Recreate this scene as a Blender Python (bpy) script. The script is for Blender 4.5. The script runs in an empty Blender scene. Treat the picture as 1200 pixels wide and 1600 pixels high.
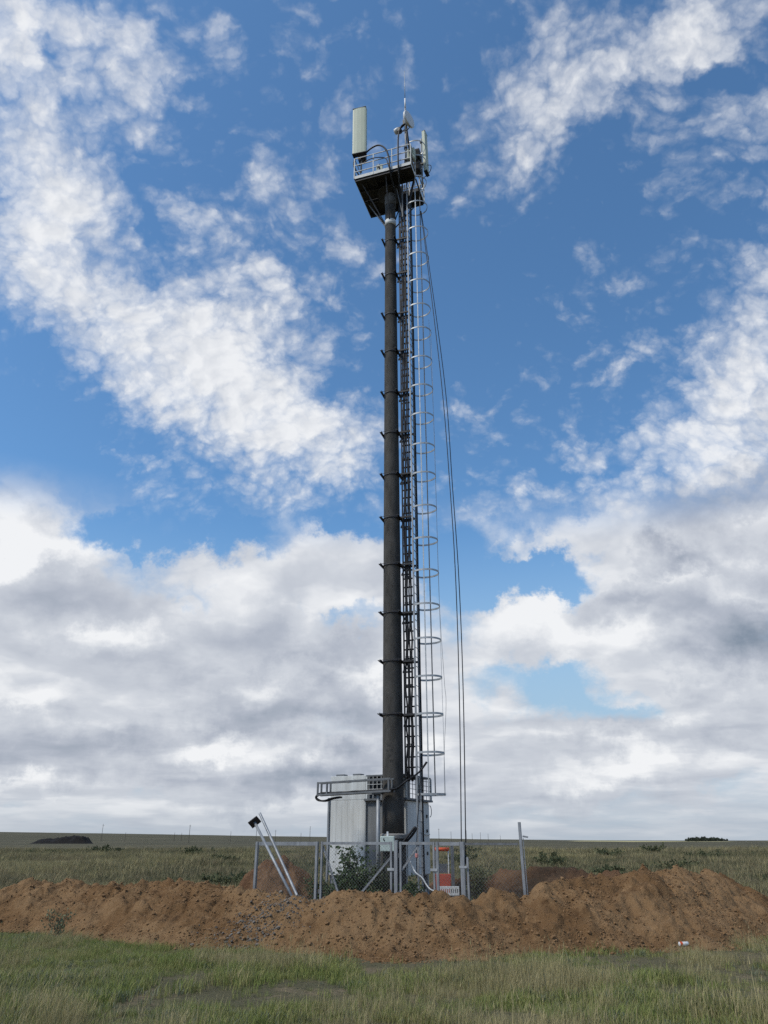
import bpy, bmesh, math, random
import numpy as np
from mathutils import Vector, Matrix, noise as mnoise

R = math.radians
S = bpy.context.scene
COL = S.collection

# ------------------------------------------------------------------ camera
CAM_H = 1.65
PITCH = 23.95
FPX = 1155.0                      # focal length in pixels of the 1200 x 1600 photograph
cam_data = bpy.data.cameras.new('camera')
cam = bpy.data.objects.new('camera', cam_data)
COL.objects.link(cam)
cam.location = (0, 0, CAM_H)
cam.rotation_euler = (R(90 + PITCH), 0, 0)
cam_data.sensor_fit = 'VERTICAL'
cam_data.sensor_height = 36.0
cam_data.lens = 36.0 * FPX / 1600.0
cam_data.clip_start = 0.05
cam_data.clip_end = 20000
S.camera = cam

# ------------------------------------------------------------------ render settings
S.view_settings.view_transform = 'Standard'
S.view_settings.look = 'None'
S.view_settings.gamma = 1
S.view_settings.use_curve_mapping = False
S.view_settings.exposure = 0.0
S.render.engine = 'CYCLES'
S.cycles.max_bounces = 5
S.cycles.diffuse_bounces = 2
S.cycles.glossy_bounces = 2
S.cycles.transparent_max_bounces = 8
S.cycles.use_denoising = False
S.cycles.denoiser = 'OPENIMAGEDENOISE'
S.cycles.denoising_input_passes = 'RGB_ALBEDO_NORMAL'
S.cycles.denoising_prefilter = 'ACCURATE'
S.cycles.use_adaptive_sampling = True
S.cycles.adaptive_threshold = 0.012
S.cycles.adaptive_min_samples = 6
S.cycles.caustics_reflective = False
S.cycles.caustics_refractive = False

# ------------------------------------------------------------------ sun (thin cloud before it, high on the left behind the camera)
SUN_EL, SUN_AZ = 52.0, -118.0      # azimuth from +Y towards +X
sun_data = bpy.data.lights.new('sun', 'SUN')
sun_data.energy = 2.8
sun_data.angle = R(11)
sun_data.color = (1.0, 0.93, 0.82)
sun = bpy.data.objects.new('sun', sun_data)
COL.objects.link(sun)
sd = Vector((math.sin(R(SUN_AZ)) * math.cos(R(SUN_EL)), math.cos(R(SUN_AZ)) * math.cos(R(SUN_EL)), math.sin(R(SUN_EL))))
sun.rotation_euler = sd.to_track_quat('Z', 'Y').to_euler()
sun.location = sd * 60

# ------------------------------------------------------------------ world: Nishita sky with procedural clouds in sky directions
W = bpy.data.worlds.new('World')
S.world = W
W.use_nodes = True
wt = W.node_tree
wt.nodes.clear()
SKY_STRENGTH = 0.1


class E:
    """a node socket that can be used in arithmetic"""
    def __init__(self, s): self.s = s
    def __add__(self, o): return m('ADD', self, o)
    def __radd__(self, o): return m('ADD', o, self)
    def __sub__(self, o): return m('SUBTRACT', self, o)
    def __rsub__(self, o): return m('SUBTRACT', o, self)
    def __mul__(self, o): return m('MULTIPLY', self, o)
    def __rmul__(self, o): return m('MULTIPLY', o, self)
    def __truediv__(self, o): return m('DIVIDE', self, o)


def put(sock, v):
    if isinstance(v, E): wt.links.new(v.s, sock)
    else: sock.default_value = v


def m(op, *a, clamp=False):
    n = wt.nodes.new('ShaderNodeMath'); n.operation = op; n.use_clamp = clamp
    for i, v in enumerate(a): put(n.inputs[i], v)
    return E(n.outputs[0])


def sstep(v, lo, hi, a=0.0, b=1.0):
    n = wt.nodes.new('ShaderNodeMapRange'); n.interpolation_type = 'SMOOTHSTEP'
    put(n.inputs[0], v); put(n.inputs[1], lo); put(n.inputs[2], hi); put(n.inputs[3], a); put(n.inputs[4], b)
    return E(n.outputs[0])


def vec(x, y, z):
    n = wt.nodes.new('ShaderNodeCombineXYZ')
    for i, v in enumerate((x, y, z)): put(n.inputs[i], v)
    return E(n.outputs[0])


def vm(op, a, b):
    n = wt.nodes.new('ShaderNodeVectorMath'); n.operation = op
    put(n.inputs[0], a)
    if op == 'SCALE': put(n.inputs['Scale'], b)
    else: put(n.inputs[1], b)
    return E(n.outputs[0])


def fbm(v, scale, detail=8.0, rough=0.55, lac=2.0, dist=0.0, color=False, dims='3D'):
    n = wt.nodes.new('ShaderNodeTexNoise'); n.noise_dimensions = dims
    put(n.inputs['Vector'], v)
    n.inputs['Scale'].default_value = scale; n.inputs['Detail'].default_value = detail
    n.inputs['Roughness'].default_value = rough; n.inputs['Lacunarity'].default_value = lac
    n.inputs['Distortion'].default_value = dist
    return E(n.outputs['Color' if color else 'Fac'])


def mixc(f, a, b):
    n = wt.nodes.new('ShaderNodeMix'); n.data_type = 'RGBA'
    put(n.inputs[0], f); put(n.inputs[6], a); put(n.inputs[7], b)
    return E(n.outputs[2])


def sky_chart(px, py):
    """photograph position -> sky direction -> stereographic chart round the zenith"""
    x, u = (px - 600) / FPX, (800 - py) / FPX
    p = R(PITCH)
    d = Vector((x, math.cos(p) - u * math.sin(p), math.sin(p) + u * math.cos(p))).normalized()
    return d.x / (1 + d.z), d.y / (1 + d.z)


def blob_field(v, blobs, base):
    acc = base
    for cx, cy, rx, ry, rot, amp in blobs:
        c, s = math.cos(R(rot)), math.sin(R(rot))
        x0, y0 = sky_chart(cx, cy)
        x1, y1 = sky_chart(cx + rx * c, cy + rx * s)
        x2, y2 = sky_chart(cx - ry * s, cy + ry * c)
        mp = wt.nodes.new('ShaderNodeMapping'); mp.vector_type = 'TEXTURE'
        put(mp.inputs[0], v)
        mp.inputs['Location'].default_value = (x0, y0, 0)
        mp.inputs['Rotation'].default_value = (0, 0, math.atan2(y1 - y0, x1 - x0))
        mp.inputs['Scale'].default_value = (math.hypot(x1 - x0, y1 - y0), math.hypot(x2 - x0, y2 - y0), 1)
        g = wt.nodes.new('ShaderNodeTexGradient'); g.gradient_type = 'SPHERICAL'
        wt.links.new(mp.outputs[0], g.inputs[0])
        acc = m('MULTIPLY_ADD', E(g.outputs['Fac']), amp, acc)
    return acc


# cloud banks: (x, y, radius x, radius y, turn, amount) where they stand in the sky
COVER_HIGH = [
    (60, 60, 220, 160, 0, .24), (60, 260, 200, 260, 0, .22), (30, 60, 150, 110, 0, .38), (210, 130, 120, 100, 50, .60), (90, 250, 190, 110, 60, .5), (40, 400, 190, 120, 70, .45),
    (270, 270, 110, 70, 40, .22), (150, 350, 120, 70, 40, .25),
    (190, 500, 250, 120, 25, .55), (300, 560, 270, 130, 35, .48), (430, 560, 170, 150, 45, .48), (430, 680, 240, 90, 28, .55),
    (545, 690, 110, 80, 20, .42), (250, 650, 170, 50, 30, .35), (370, 430, 120, 80, 50, .36), (380, 755, 170, 40, 22, .35), (170, 690, 130, 16, 22, .3),
    (85, 125, 50, 30, 30, -.4), (70, 700, 170, 110, 30, -.5), (360, 220, 90, 60, 60, -.15), (20, 560, 70, 60, 30, -.3),
    (345, 45, 50, 80, -20, .24), (415, 135, 60, 60, 40, .24), (440, 320, 90, 80, 45, .36), (520, 250, 45, 90, 15, .46), (535, 365, 45, 55, 10, .36),
    (525, 465, 60, 40, 10, .28), (300, 370, 45, 60, 0, .32), (580, 400, 30, 45, 0, .25), (640, 95, 40, 60, 0, .16),
    (830, 90, 110, 170, 12, .5), (800, 230, 90, 110, 40, .42), (870, 190, 130, 80, -30, .32), (1000, 110, 200, 80, -25, .5), (1120, 40, 150, 110, 0, .5),
    (1175, 190, 90, 80, 0, .52), (1080, 190, 80, 50, 40, .26), (990, 30, 60, 60, 0, -.2), (1110, 115, 60, 40, 20, -.3), (700, 190, 60, 45, 0, .22),
    (1120, 325, 110, 34, 8, .42), (1190, 430, 80, 90, 0, .5), (960, 440, 90, 45, 15, .26), (1005, 540, 70, 50, 0, .2),
    (820, 330, 30, 30, 30, .18), (897, 560, 50, 32, 0, .34), (962, 593, 45, 26, -25, .4), (775, 613, 55, 24, -5, .42), (740, 640, 60, 50, 40, .2), (930, 640, 80, 26, -25, .2), (910, 705, 60, 55, 0, .34),
    (800, 660, 60, 40, 0, .2), (1175, 560, 150, 110, -35, .62), (1085, 690, 160, 100, -25, .62), (1190, 720, 170, 170, 0, .55), (990, 790, 150, 70, -15, .4), (830, 765, 120, 32, 0, .4), (720, 790, 70, 45, 0, .28), (840, 865, 130, 46, 0, .4),
    (740, 480, 190, 200, 0, -.22), (900, 350, 190, 110, 0, -.16), (640, 60, 140, 150, 0, -.12), (880, 640, 160, 60, 0, -.1), (640, 560, 80, 160, 0, -.2),
]
COVER_LOW = [
    (40, 845, 150, 110, 10, .95), (150, 970, 320, 130, 8, .75), (470, 880, 230, 80, 10, .75), (330, 1010, 420, 100, 5, .6), (100, 1090, 350, 140, 0, .6),
    (400, 1110, 420, 110, 0, .55), (580, 900, 120, 80, 0, .5), (500, 1230, 420, 70, 0, .35), (100, 1200, 300, 70, 0, .4),
    (820, 985, 150, 75, -5, 1.0), (740, 930, 90, 36, 0, .3), (1000, 1000, 230, 120, 0, .6), (1080, 880, 260, 160, -15, .8), (1170, 1040, 200, 150, 0, .6),
    (1160, 760, 200, 140, 0, .7), (940, 830, 150, 36, -10, .45), (820, 865, 90, 30, 0, .4), (830, 775, 120, 26, 0, .4), (1000, 740, 130, 70, -20, .5),
    (700, 1130, 260, 110, 0, .55), (950, 1180, 380, 80, 0, .5), (960, 1085, 60, 22, 0, .35), (640, 1040, 90, 70, 0, .4), (1150, 1150, 200, 90, 0, .4),
    (300, 815, 210, 46, 10, -.75), (545, 970, 80, 26, 5, -.4), (290, 915, 60, 24, 25, -.25), (780, 895, 170, 48, 0, -.75),
    (860, 1085, 200, 66, 8, -.62), (880, 925, 90, 50, 0, -.4), (560, 820, 110, 36, 10, -.5), (700, 840, 90, 60, 0, -.5),
]
SHADE = [
    (470, 1100, 200, 55, 5, .6), (330, 1075, 130, 45, 0, .45), (500, 1205, 260, 48, 2, .75), (40, 1180, 170, 60, 0, .45), (240, 1180, 200, 50, 0, .4),
    (100, 930, 260, 60, 10, .35), (420, 1000, 300, 60, 5, .3), (60, 880, 150, 40, 0, .25), (480, 1020, 160, 30, 0, .25),
    (1060, 880, 90, 32, -15, .75), (1170, 1010, 170, 80, 0, 1.0), (1130, 780, 140, 70, -25, .6), (1190, 700, 90, 120, 0, .55), (1000, 950, 190, 36, 0, .45), (1190, 880, 110, 50, 0, .5),
    (950, 1135, 160, 34, 0, .4), (1120, 1140, 150, 60, 0, .4), (850, 1240, 420, 40, 0, .25), (700, 1200, 150, 50, 0, .2),
    (195, 1000, 75, 45, 0, -.45), (340, 1145, 70, 26, -20, -.4), (40, 1095, 110, 45, 0, -.3), (830, 965, 130, 60, 0, -.4), (50, 830, 140, 60, 0, -.4),
    (1050, 700, 160, 90, -25, -.4), (920, 1205, 110, 30, 0, -.3), (990, 1200, 60, 40, 0, -.2), (890, 1010, 80, 60, 0, -.2), (30, 1225, 80, 22, 0, -.3), (560, 1060, 60, 36, 0, -.25),
]

tc = wt.nodes.new('ShaderNodeTexCoord')
sep = wt.nodes.new('ShaderNodeSeparateXYZ')
wt.links.new(tc.outputs['Generated'], sep.inputs[0])
dx, dy, dz0 = (E(sep.outputs[i]) for i in range(3))
dz = m('MAXIMUM', dz0, 0.0)
den = dz + 1.0
P = vec(dx / den, dy / den, 0.0)
hor = m('SQRT', m('MAXIMUM', 1.0 - dz * dz, 1e-4))
el = m('ARCSINE', m('MINIMUM', dz, 1.0))
warp = vm('SUBTRACT', fbm(P, 10.0, 6.0, .62, color=True), (.5, .5, .5))
Pw = vm('ADD', P, vm('SCALE', warp, 0.10))
Pl = vm('ADD', P, vm('SCALE', warp, 0.17))
Pd = vm('ADD', vm('MULTIPLY', P, (1.0, 1.35, 1.0)), vm('SCALE', warp, 0.05))


def puffs(v, scale, detail, rough):
    n = wt.nodes.new('ShaderNodeTexVoronoi'); n.feature = 'F1'; n.voronoi_dimensions = '3D'
    put(n.inputs['Vector'], v)
    n.inputs['Scale'].default_value = scale; n.inputs['Detail'].default_value = detail
    n.inputs['Roughness'].default_value = rough; n.normalize = True
    return 1.0 - E(n.outputs['Distance'])


# high broken cloud: lumps torn into wisps
nh = fbm(vm('MULTIPLY', Pw, (1.0, 1.2, 1.0)), 18.0, 9.0, .6)
lump = puffs(Pd, 52.0, 2.0, .55)
lump2 = puffs(vm('ADD', Pd, (.005, .004, 0)), 52.0, 0.0, .5)
cov_h = blob_field(Pw, COVER_HIGH, 0.0)
f_h = cov_h * .92 + (nh - .5) * 1.05 + (lump - .66) * 1.15
d_h = sstep(f_h, .03, .90)
# low banks, flattened towards the horizon
Cy = vec(dx / hor, dy / hor, m('LOGARITHM', el + .07, math.e) * .68)
wl = vm('SCALE', vm('SUBTRACT', fbm(Cy, 7.0, 4.0, .6, color=True), (.5, .5, .5)), 0.16)
Cw = vm('ADD', Cy, wl)
nl = fbm(Cw, 4.2, 8.0, .56)
pf = puffs(Cw, 7.0, 2.0, .5)
pf_up = puffs(vm('ADD', Cw, (-.02, 0, .06)), 7.0, 1.0, .5)
cov_l = blob_field(Pl, COVER_LOW, 0.12)
f_l = cov_l + (nl - .5) * 1.0 + (pf - .62) * .5 + sstep(el, R(9), R(3), 0.0, .26)
d_l = sstep(f_l, -.08, .52)
low_w = sstep(el, R(25.5), R(20.5))

# light on the clouds: thin parts and tops bright, thick bases grey
sh = blob_field(Pl, SHADE, 0.0)
l_low = .80 + (pf - pf_up) * .85 + (nl - .5) * .7 - sh * .78
l_low = m('MINIMUM', m('MAXIMUM', l_low, 0.0), 1.0)
l_high = .92 + (lump - lump2) * .45 + (nh - .5) * .25 - sh * .5
l_high = m('MINIMUM', m('MAXIMUM', l_high, 0.0), 1.0)
K = 1.0 / SKY_STRENGTH
def rgb(r, g, b): return (r * K, g * K, b * K, 1)
ramp = wt.nodes.new('ShaderNodeValToRGB')
def cloud_col(l):
    r = wt.nodes.new('ShaderNodeValToRGB')
    wt.links.new(l.s, r.inputs[0])
    els = r.color_ramp.elements
    els[0].position = 0.0; els[0].color = (.235, .285, .36, 1)
    els[1].position = 1.0; els[1].color = (.90, .91, .925, 1)
    e = els.new(.45); e.color = (.45, .485, .56, 1)
    e = els.new(.75); e.color = (.63, .66, .715, 1)
    return vm('SCALE', E(r.outputs[0]), K)

sky = wt.nodes.new('ShaderNodeTexSky')
sky.sky_type = 'NISHITA'
sky.sun_disc = False
sky.sun_elevation = R(SUN_EL)
sky.sun_rotation = R(SUN_AZ)
sky.altitude = 100
sky.air_density = 1.0
sky.dust_density = 0.6
sky.ozone_density = 2.0
blue = vm('SCALE', vm('MULTIPLY', E(sky.outputs[0]), (.86, 1.24, 1.42)), sstep(el, R(22), R(50), 1.18, 1.14))


def background(colour):
    n = wt.nodes.new('ShaderNodeBackground')
    n.inputs['Strength'].default_value = SKY_STRENGTH
    wt.links.new(colour.s, n.inputs['Color'])
    return n


upper = background(mixc(d_h * .94, blue, cloud_col(l_high)))
hz = sstep(el, R(4.2), R(-1.5), 0.0, .85)
pale = mixc(sstep(el, R(24.0), R(6.0), 0.0, .9), blue, rgb(.38, .54, .69))
lower = background(mixc(hz, mixc(d_l * .97, pale, cloud_col(l_low)), rgb(.415, .475, .55)))
mx = wt.nodes.new('ShaderNodeMixShader')
put(mx.inputs[0], low_w)
wt.links.new(upper.outputs[0], mx.inputs[1])
wt.links.new(lower.outputs[0], mx.inputs[2])
wo = wt.nodes.new('ShaderNodeOutputWorld')
wt.links.new(mx.outputs[0], wo.inputs['Surface'])
wt.nodes.remove(ramp)
W.cycles.sampling_method = 'MANUAL'
W.cycles.sample_map_resolution = 512

# ------------------------------------------------------------------ helpers
rng = random.Random(7)
NR = np.random.RandomState(11)


def at(px, py, d):
    """point at distance d north of the camera that stands at this place of the 1200 x 1600 photograph"""
    x, u = (px - 600) / FPX, (800 - py) / FPX
    p = R(PITCH)
    k = math.cos(p) - u * math.sin(p)
    return Vector((x * d / k, d, CAM_H + d * (math.sin(p) + u * math.cos(p)) / k))


def material(name, col, rough=.8, col2=None, scale=3.0, detail=6.0, metallic=0.0, bump=0.0, bump_scale=40.0, contrast=(.35, .65), stretch=(1, 1, 1), spec=.3, per_object=0.0):
    mt = bpy.data.materials.new(name); mt.use_nodes = True
    nt = mt.node_tree; b = nt.nodes['Principled BSDF']
    b.inputs['Roughness'].default_value = rough
    b.inputs['Metallic'].default_value = metallic
    b.inputs['Specular IOR Level'].default_value = spec
    tcn = nt.nodes.new('ShaderNodeTexCoord')
    mp = nt.nodes.new('ShaderNodeMapping'); mp.inputs['Scale'].default_value = stretch
    nt.links.new(tcn.outputs['Object'], mp.inputs[0])
    if col2 is None: col2 = tuple(c * .72 for c in col)
    n = nt.nodes.new('ShaderNodeTexNoise'); n.inputs['Scale'].default_value = scale; n.inputs['Detail'].default_value = detail
    n.inputs['Roughness'].default_value = .65
    nt.links.new(mp.outputs[0], n.inputs['Vector'])
    r = nt.nodes.new('ShaderNodeMapRange'); r.inputs[1].default_value, r.inputs[2].default_value = contrast
    nt.links.new(n.outputs['Fac'], r.inputs[0])
    mx = nt.nodes.new('ShaderNodeMix'); mx.data_type = 'RGBA'
    nt.links.new(r.outputs[0], mx.inputs[0])
    mx.inputs[6].default_value = (*col2, 1); mx.inputs[7].default_value = (*col, 1)
    out = mx.outputs[2]
    if per_object:
        oi = nt.nodes.new('ShaderNodeObjectInfo')
        r2 = nt.nodes.new('ShaderNodeMapRange'); r2.inputs[3].default_value = 1 - per_object; r2.inputs[4].default_value = 1 + per_object
        nt.links.new(oi.outputs['Random'], r2.inputs[0])
        vmn = nt.nodes.new('ShaderNodeVectorMath'); vmn.operation = 'SCALE'
        nt.links.new(out, vmn.inputs[0]); nt.links.new(r2.outputs[0], vmn.inputs['Scale'])
        out = vmn.outputs[0]
    nt.links.new(out, b.inputs['Base Color'])
    if bump:
        n2 = nt.nodes.new('ShaderNodeTexNoise'); n2.inputs['Scale'].default_value = bump_scale; n2.inputs['Detail'].default_value = 6
        nt.links.new(mp.outputs[0], n2.inputs['Vector'])
        bp = nt.nodes.new('ShaderNodeBump'); bp.inputs['Strength'].default_value = bump; bp.inputs['Distance'].default_value = .03
        nt.links.new(n2.outputs['Fac'], bp.inputs['Height']); nt.links.new(bp.outputs[0], b.inputs['Normal'])
    return mt


M = dict(
    concrete=material('weathered_concrete', (.092, .086, .078), .92, (.032, .031, .029), 2.6, 10, bump=.35, bump_scale=30, contrast=(.3, .7), stretch=(1.6, 1.6, .5)),
    concrete_light=material('pale_concrete', (.30, .29, .27), .92, (.15, .145, .135), 6, 8, bump=.4, bump_scale=25),
    galv=material('galvanised_steel', (.34, .355, .37), .55, (.21, .222, .235), 7, 6, metallic=.35, stretch=(1, 1, .4)),
    galv_bright=material('bright_galvanised_steel', (.46, .48, .49), .5, (.33, .345, .355), 8, 6, metallic=.3),
    dark_steel=material('dark_painted_steel', (.045, .045, .048), .6, (.025, .025, .028), 8, 6),
    grey_steel=material('grey_painted_steel', (.17, .18, .19), .6, (.10, .105, .11), 6, 6),
    white_steel=material('white_painted_steel', (.66, .67, .66), .55, (.50, .50, .48), 9, 7),
    rubber=material('black_cable_sheath', (.016, .016, .018), .55, (.010, .010, .012), 20, 3),
    radome=material('grey_green_radome', (.50, .54, .43), .55, (.45, .485, .39), 4, 5, stretch=(1, 1, .4)),
    white_plastic=material('white_plastic', (.74, .75, .76), .45, (.62, .63, .63), 8, 5),
    panel=material('pale_grey_sheet_steel', (.64, .655, .64), .6, (.49, .495, .475), 1.6, 8, stretch=(3, 3, .35)),
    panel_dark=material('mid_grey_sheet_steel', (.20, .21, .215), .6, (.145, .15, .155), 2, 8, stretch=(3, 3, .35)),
    box=material('pale_green_enamel', (.58, .66, .60), .5, (.47, .54, .49), 7, 6),
    orange=material('orange_paint', (.72, .11, .03), .5, (.55, .08, .025), 7, 6),
    red=material('faded_red_plastic', (.40, .085, .05), .7, (.30, .065, .045), 6, 6),
    pink=material('pink_plastic', (.6, .25, .22), .6),
    worn_paint=material('worn_black_paint', (.03, .03, .03), .9, (.06, .058, .055), 25, 6),
    timber=material('weathered_timber', (.13, .11, .09), .9, (.08, .07, .06), 3, 6, stretch=(8, 8, .5)),
    bark=material('twig_bark', (.10, .085, .06), .9, (.06, .05, .035), 12, 4),
    dark_soil=material('dark_dung_soil', (.016, .014, .013), .95, (.008, .007, .007), .8, 8),
    far_tree=material('distant_foliage', (.055, .066, .042), .9, (.03, .038, .026), .15, 6),
)


def leaf_material(name, col, col2, scale=.8, per=.3, world_patch=None):
    """foliage: two greens by clump, a little light through the blade, some change from plant to plant"""
    mt = bpy.data.materials.new(name); mt.use_nodes = True
    nt = mt.node_tree; b = nt.nodes['Principled BSDF']; b.inputs['Roughness'].default_value = .75
    b.inputs['Specular IOR Level'].default_value = .15
    geo = nt.nodes.new('ShaderNodeNewGeometry')
    n = nt.nodes.new('ShaderNodeTexNoise'); n.inputs['Scale'].default_value = scale; n.inputs['Detail'].default_value = 5; n.inputs['Roughness'].default_value = .65
    nt.links.new(geo.outputs['Position'], n.inputs['Vector'])
    oi = nt.nodes.new('ShaderNodeObjectInfo')
    ma = nt.nodes.new('ShaderNodeMath'); ma.operation = 'MULTIPLY_ADD'
    nt.links.new(oi.outputs['Random'], ma.inputs[0]); ma.inputs[1].default_value = per; nt.links.new(n.outputs['Fac'], ma.inputs[2])
    r = nt.nodes.new('ShaderNodeMapRange'); r.inputs[1].default_value = .38 + per * .5; r.inputs[2].default_value = .62 + per * .5
    nt.links.new(ma.outputs[0], r.inputs[0])
    mx = nt.nodes.new('ShaderNodeMix'); mx.data_type = 'RGBA'
    nt.links.new(r.outputs[0], mx.inputs[0]); mx.inputs[6].default_value = (*col, 1); mx.inputs[7].default_value = (*col2, 1)
    nt.links.new(mx.outputs[2], b.inputs['Base Color'])
    tr = nt.nodes.new('ShaderNodeBsdfTranslucent'); nt.links.new(mx.outputs[2], tr.inputs[0])
    ms = nt.nodes.new('ShaderNodeMixShader'); ms.inputs[0].default_value = .25
    nt.links.new(b.outputs[0], ms.inputs[1]); nt.links.new(tr.outputs[0], ms.inputs[2])
    nt.links.new(ms.outputs[0], nt.nodes['Material Output'].inputs['Surface'])
    return mt


M['grass_green'] = leaf_material('green_grass', (.20, .245, .068), (.29, .285, .105), .55)
M['grass_straw'] = leaf_material('straw_grass', (.44, .37, .20), (.30, .265, .125), .5)
M['grass_grey'] = leaf_material('grey_green_herb', (.22, .235, .165), (.15, .17, .10), .7)
M['grass_mid'] = leaf_material('steppe_grass', (.15, .14, .075), (.26, .215, .125), .10, .35)
M['leaf_dark'] = leaf_material('dark_weed_leaves', (.055, .085, .038), (.10, .135, .064), 2.5)
M['leaf_olive'] = leaf_material('olive_bush_leaves', (.065, .078, .040), (.115, .125, .065), 1.2)


class MB:
    """collects shapes; build() links them as one mesh object"""
    def __init__(self): self.v, self.f = [], []

    def add(self, vs, fs):
        o = len(self.v); self.v += [tuple(p) for p in vs]; self.f += [tuple(i + o for i in f) for f in fs]; return self

    def box(self, c, s, rz=0.0):
        x, y, z = s[0] / 2, s[1] / 2, s[2] / 2
        co, si = math.cos(rz), math.sin(rz)
        vs = []
        for dz_ in (-z, z):
            for dx_, dy_ in ((-x, -y), (x, -y), (x, y), (-x, y)):
                vs.append((c[0] + dx_ * co - dy_ * si, c[1] + dx_ * si + dy_ * co, c[2] + dz_))
        return self.add(vs, [(3, 2, 1, 0), (4, 5, 6, 7), (0, 1, 5, 4), (1, 2, 6, 5), (2, 3, 7, 6), (3, 0, 4, 7)])

    def span(self, x0, x1, y0, y1, z0, z1):
        return self.box(((x0 + x1) / 2, (y0 + y1) / 2, (z0 + z1) / 2), (x1 - x0, y1 - y0, z1 - z0))

    def bar(self, a, b, w, h=None):
        h = w if h is None else h
        a, b = Vector(a), Vector(b); d = (b - a).normalized()
        up = Vector((0, 0, 1)) if abs(d.z) < .95 else Vector((0, 1, 0))
        s = d.cross(up).normalized(); t = s.cross(d).normalized()
        vs = []
        for p in (a, b):
            for i, j in ((-1, -1), (1, -1), (1, 1), (-1, 1)): vs.append(p + s * (i * w / 2) + t * (j * h / 2))
        return self.add(vs, [(3, 2, 1, 0), (4, 5, 6, 7), (0, 1, 5, 4), (1, 2, 6, 5), (2, 3, 7, 6), (3, 0, 4, 7)])

    def tube(self, pts, r, n=6, cap=True):
        pts = [Vector(p) for p in pts]; k = len(pts)
        rs = r if isinstance(r, (list, tuple)) else [r] * k
        d0 = (pts[1] - pts[0]).normalized()
        ref = Vector((0, 0, 1)) if abs(d0.z) < .9 else Vector((1, 0, 0))
        s = d0.cross(ref).normalized(); vs, fs = [], []
        for i in range(k):
            d = (pts[min(i + 1, k - 1)] - pts[max(i - 1, 0)]).normalized()
            s = (s - d * s.dot(d)).normalized(); t = d.cross(s)
            for j in range(n):
                a = 2 * math.pi * (j + .5) / n
                vs.append(pts[i] + (s * math.cos(a) + t * math.sin(a)) * rs[i])
        for i in range(k - 1):
            for j in range(n):
                a, b = i * n + j, i * n + (j + 1) % n
                fs.append((a, b, b + n, a + n))
        if cap: fs += [tuple(range(n - 1, -1, -1)), tuple((k - 1) * n + j for j in range(n))]
        return self.add(vs, fs)

    def lathe(self, prof, n=24, c=(0, 0), cap=True):
        vs, fs = [], []
        for r, z in prof:
            for j in range(n):
                a = 2 * math.pi * j / n; vs.append((c[0] + r * math.cos(a), c[1] + r * math.sin(a), z))
        for i in range(len(prof) - 1):
            for j in range(n):
                a, b = i * n + j, i * n + (j + 1) % n
                fs.append((a, b, b + n, a + n))
        if cap: fs += [tuple(range(n - 1, -1, -1)), tuple((len(prof) - 1) * n + j for j in range(n))]
        return self.add(vs, fs)

    def build(self, name, mt, parent=None, smooth=False, bevel=0.0):
        me = bpy.data.meshes.new(name); me.from_pydata(self.v, [], self.f); me.update()
        me.materials.append(M[mt] if isinstance(mt, str) else mt)
        if smooth: me.polygons.foreach_set('use_smooth', [True] * len(me.polygons))
        o = bpy.data.objects.new(name, me); COL.objects.link(o)
        if parent is not None: o.parent = parent
        if bevel:
            bv = o.modifiers.new('bevel', 'BEVEL'); bv.width = bevel; bv.segments = 2; bv.limit_method = 'ANGLE'
        return o


def np_mesh(name, v, f, mt, parent=None, smooth=False):
    """mesh from numpy arrays: v (n,3), f (k,3 or 4)"""
    me = bpy.data.meshes.new(name); v = np.asarray(v, np.float32); f = np.asarray(f, np.int32)
    k = f.shape[1]
    me.vertices.add(len(v)); me.vertices.foreach_set('co', v.ravel())
    me.loops.add(f.size); me.loops.foreach_set('vertex_index', f.ravel())
    me.polygons.add(len(f)); me.polygons.foreach_set('loop_start', np.arange(0, f.size, k, dtype=np.int32))
    me.update(calc_edges=True); me.validate()
    me.materials.append(M[mt] if isinstance(mt, str) else mt)
    if smooth: me.polygons.foreach_set('use_smooth', np.ones(len(f), bool))
    o = bpy.data.objects.new(name, me); COL.objects.link(o)
    if parent is not None: o.parent = parent
    return o


def tag(o, label=None, cat=None, group=None, kind=None):
    if label: o['label'] = label
    if cat: o['category'] = cat
    if group: o['group'] = group
    if kind: o['kind'] = kind
    return o


def thing(name, label, cat, loc=(0, 0, 0), rz=0.0, group=None):
    o = bpy.data.objects.new(name, None); COL.objects.link(o)
    o.empty_display_size = .2; o.location = loc; o.rotation_euler = (0, 0, rz)
    return tag(o, label, cat, group)


def share(name, src, parent, loc=(0, 0, 0), rot=(0, 0, 0), scale=(1, 1, 1)):
    o = bpy.data.objects.new(name, src.data); COL.objects.link(o)
    o.parent = parent; o.location = loc; o.rotation_euler = rot; o.scale = scale
    return o


def smooth_path(pts, k=6):
    pts = [Vector(p) for p in pts]; out = []
    for i in range(len(pts) - 1):
        p0, p1, p2, p3 = pts[max(i - 1, 0)], pts[i], pts[i + 1], pts[min(i + 2, len(pts) - 1)]
        for j in range(k):
            t = j / k
            out.append(.5 * ((2 * p1) + (p2 - p0) * t + (2 * p0 - 5 * p1 + 4 * p2 - p3) * t * t + (3 * p1 - p0 - 3 * p2 + p3) * t ** 3))
    return out + [pts[-1]]


def _hash(i, j, s):
    h = (i.astype(np.int64) * 374761393 + j.astype(np.int64) * 668265263 + s * 974634777) & 0x7fffffff
    h = ((h ^ (h >> 13)) * 1274126177) & 0x7fffffff
    return ((h ^ (h >> 16)) & 0xffff) / 65535.0


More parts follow.
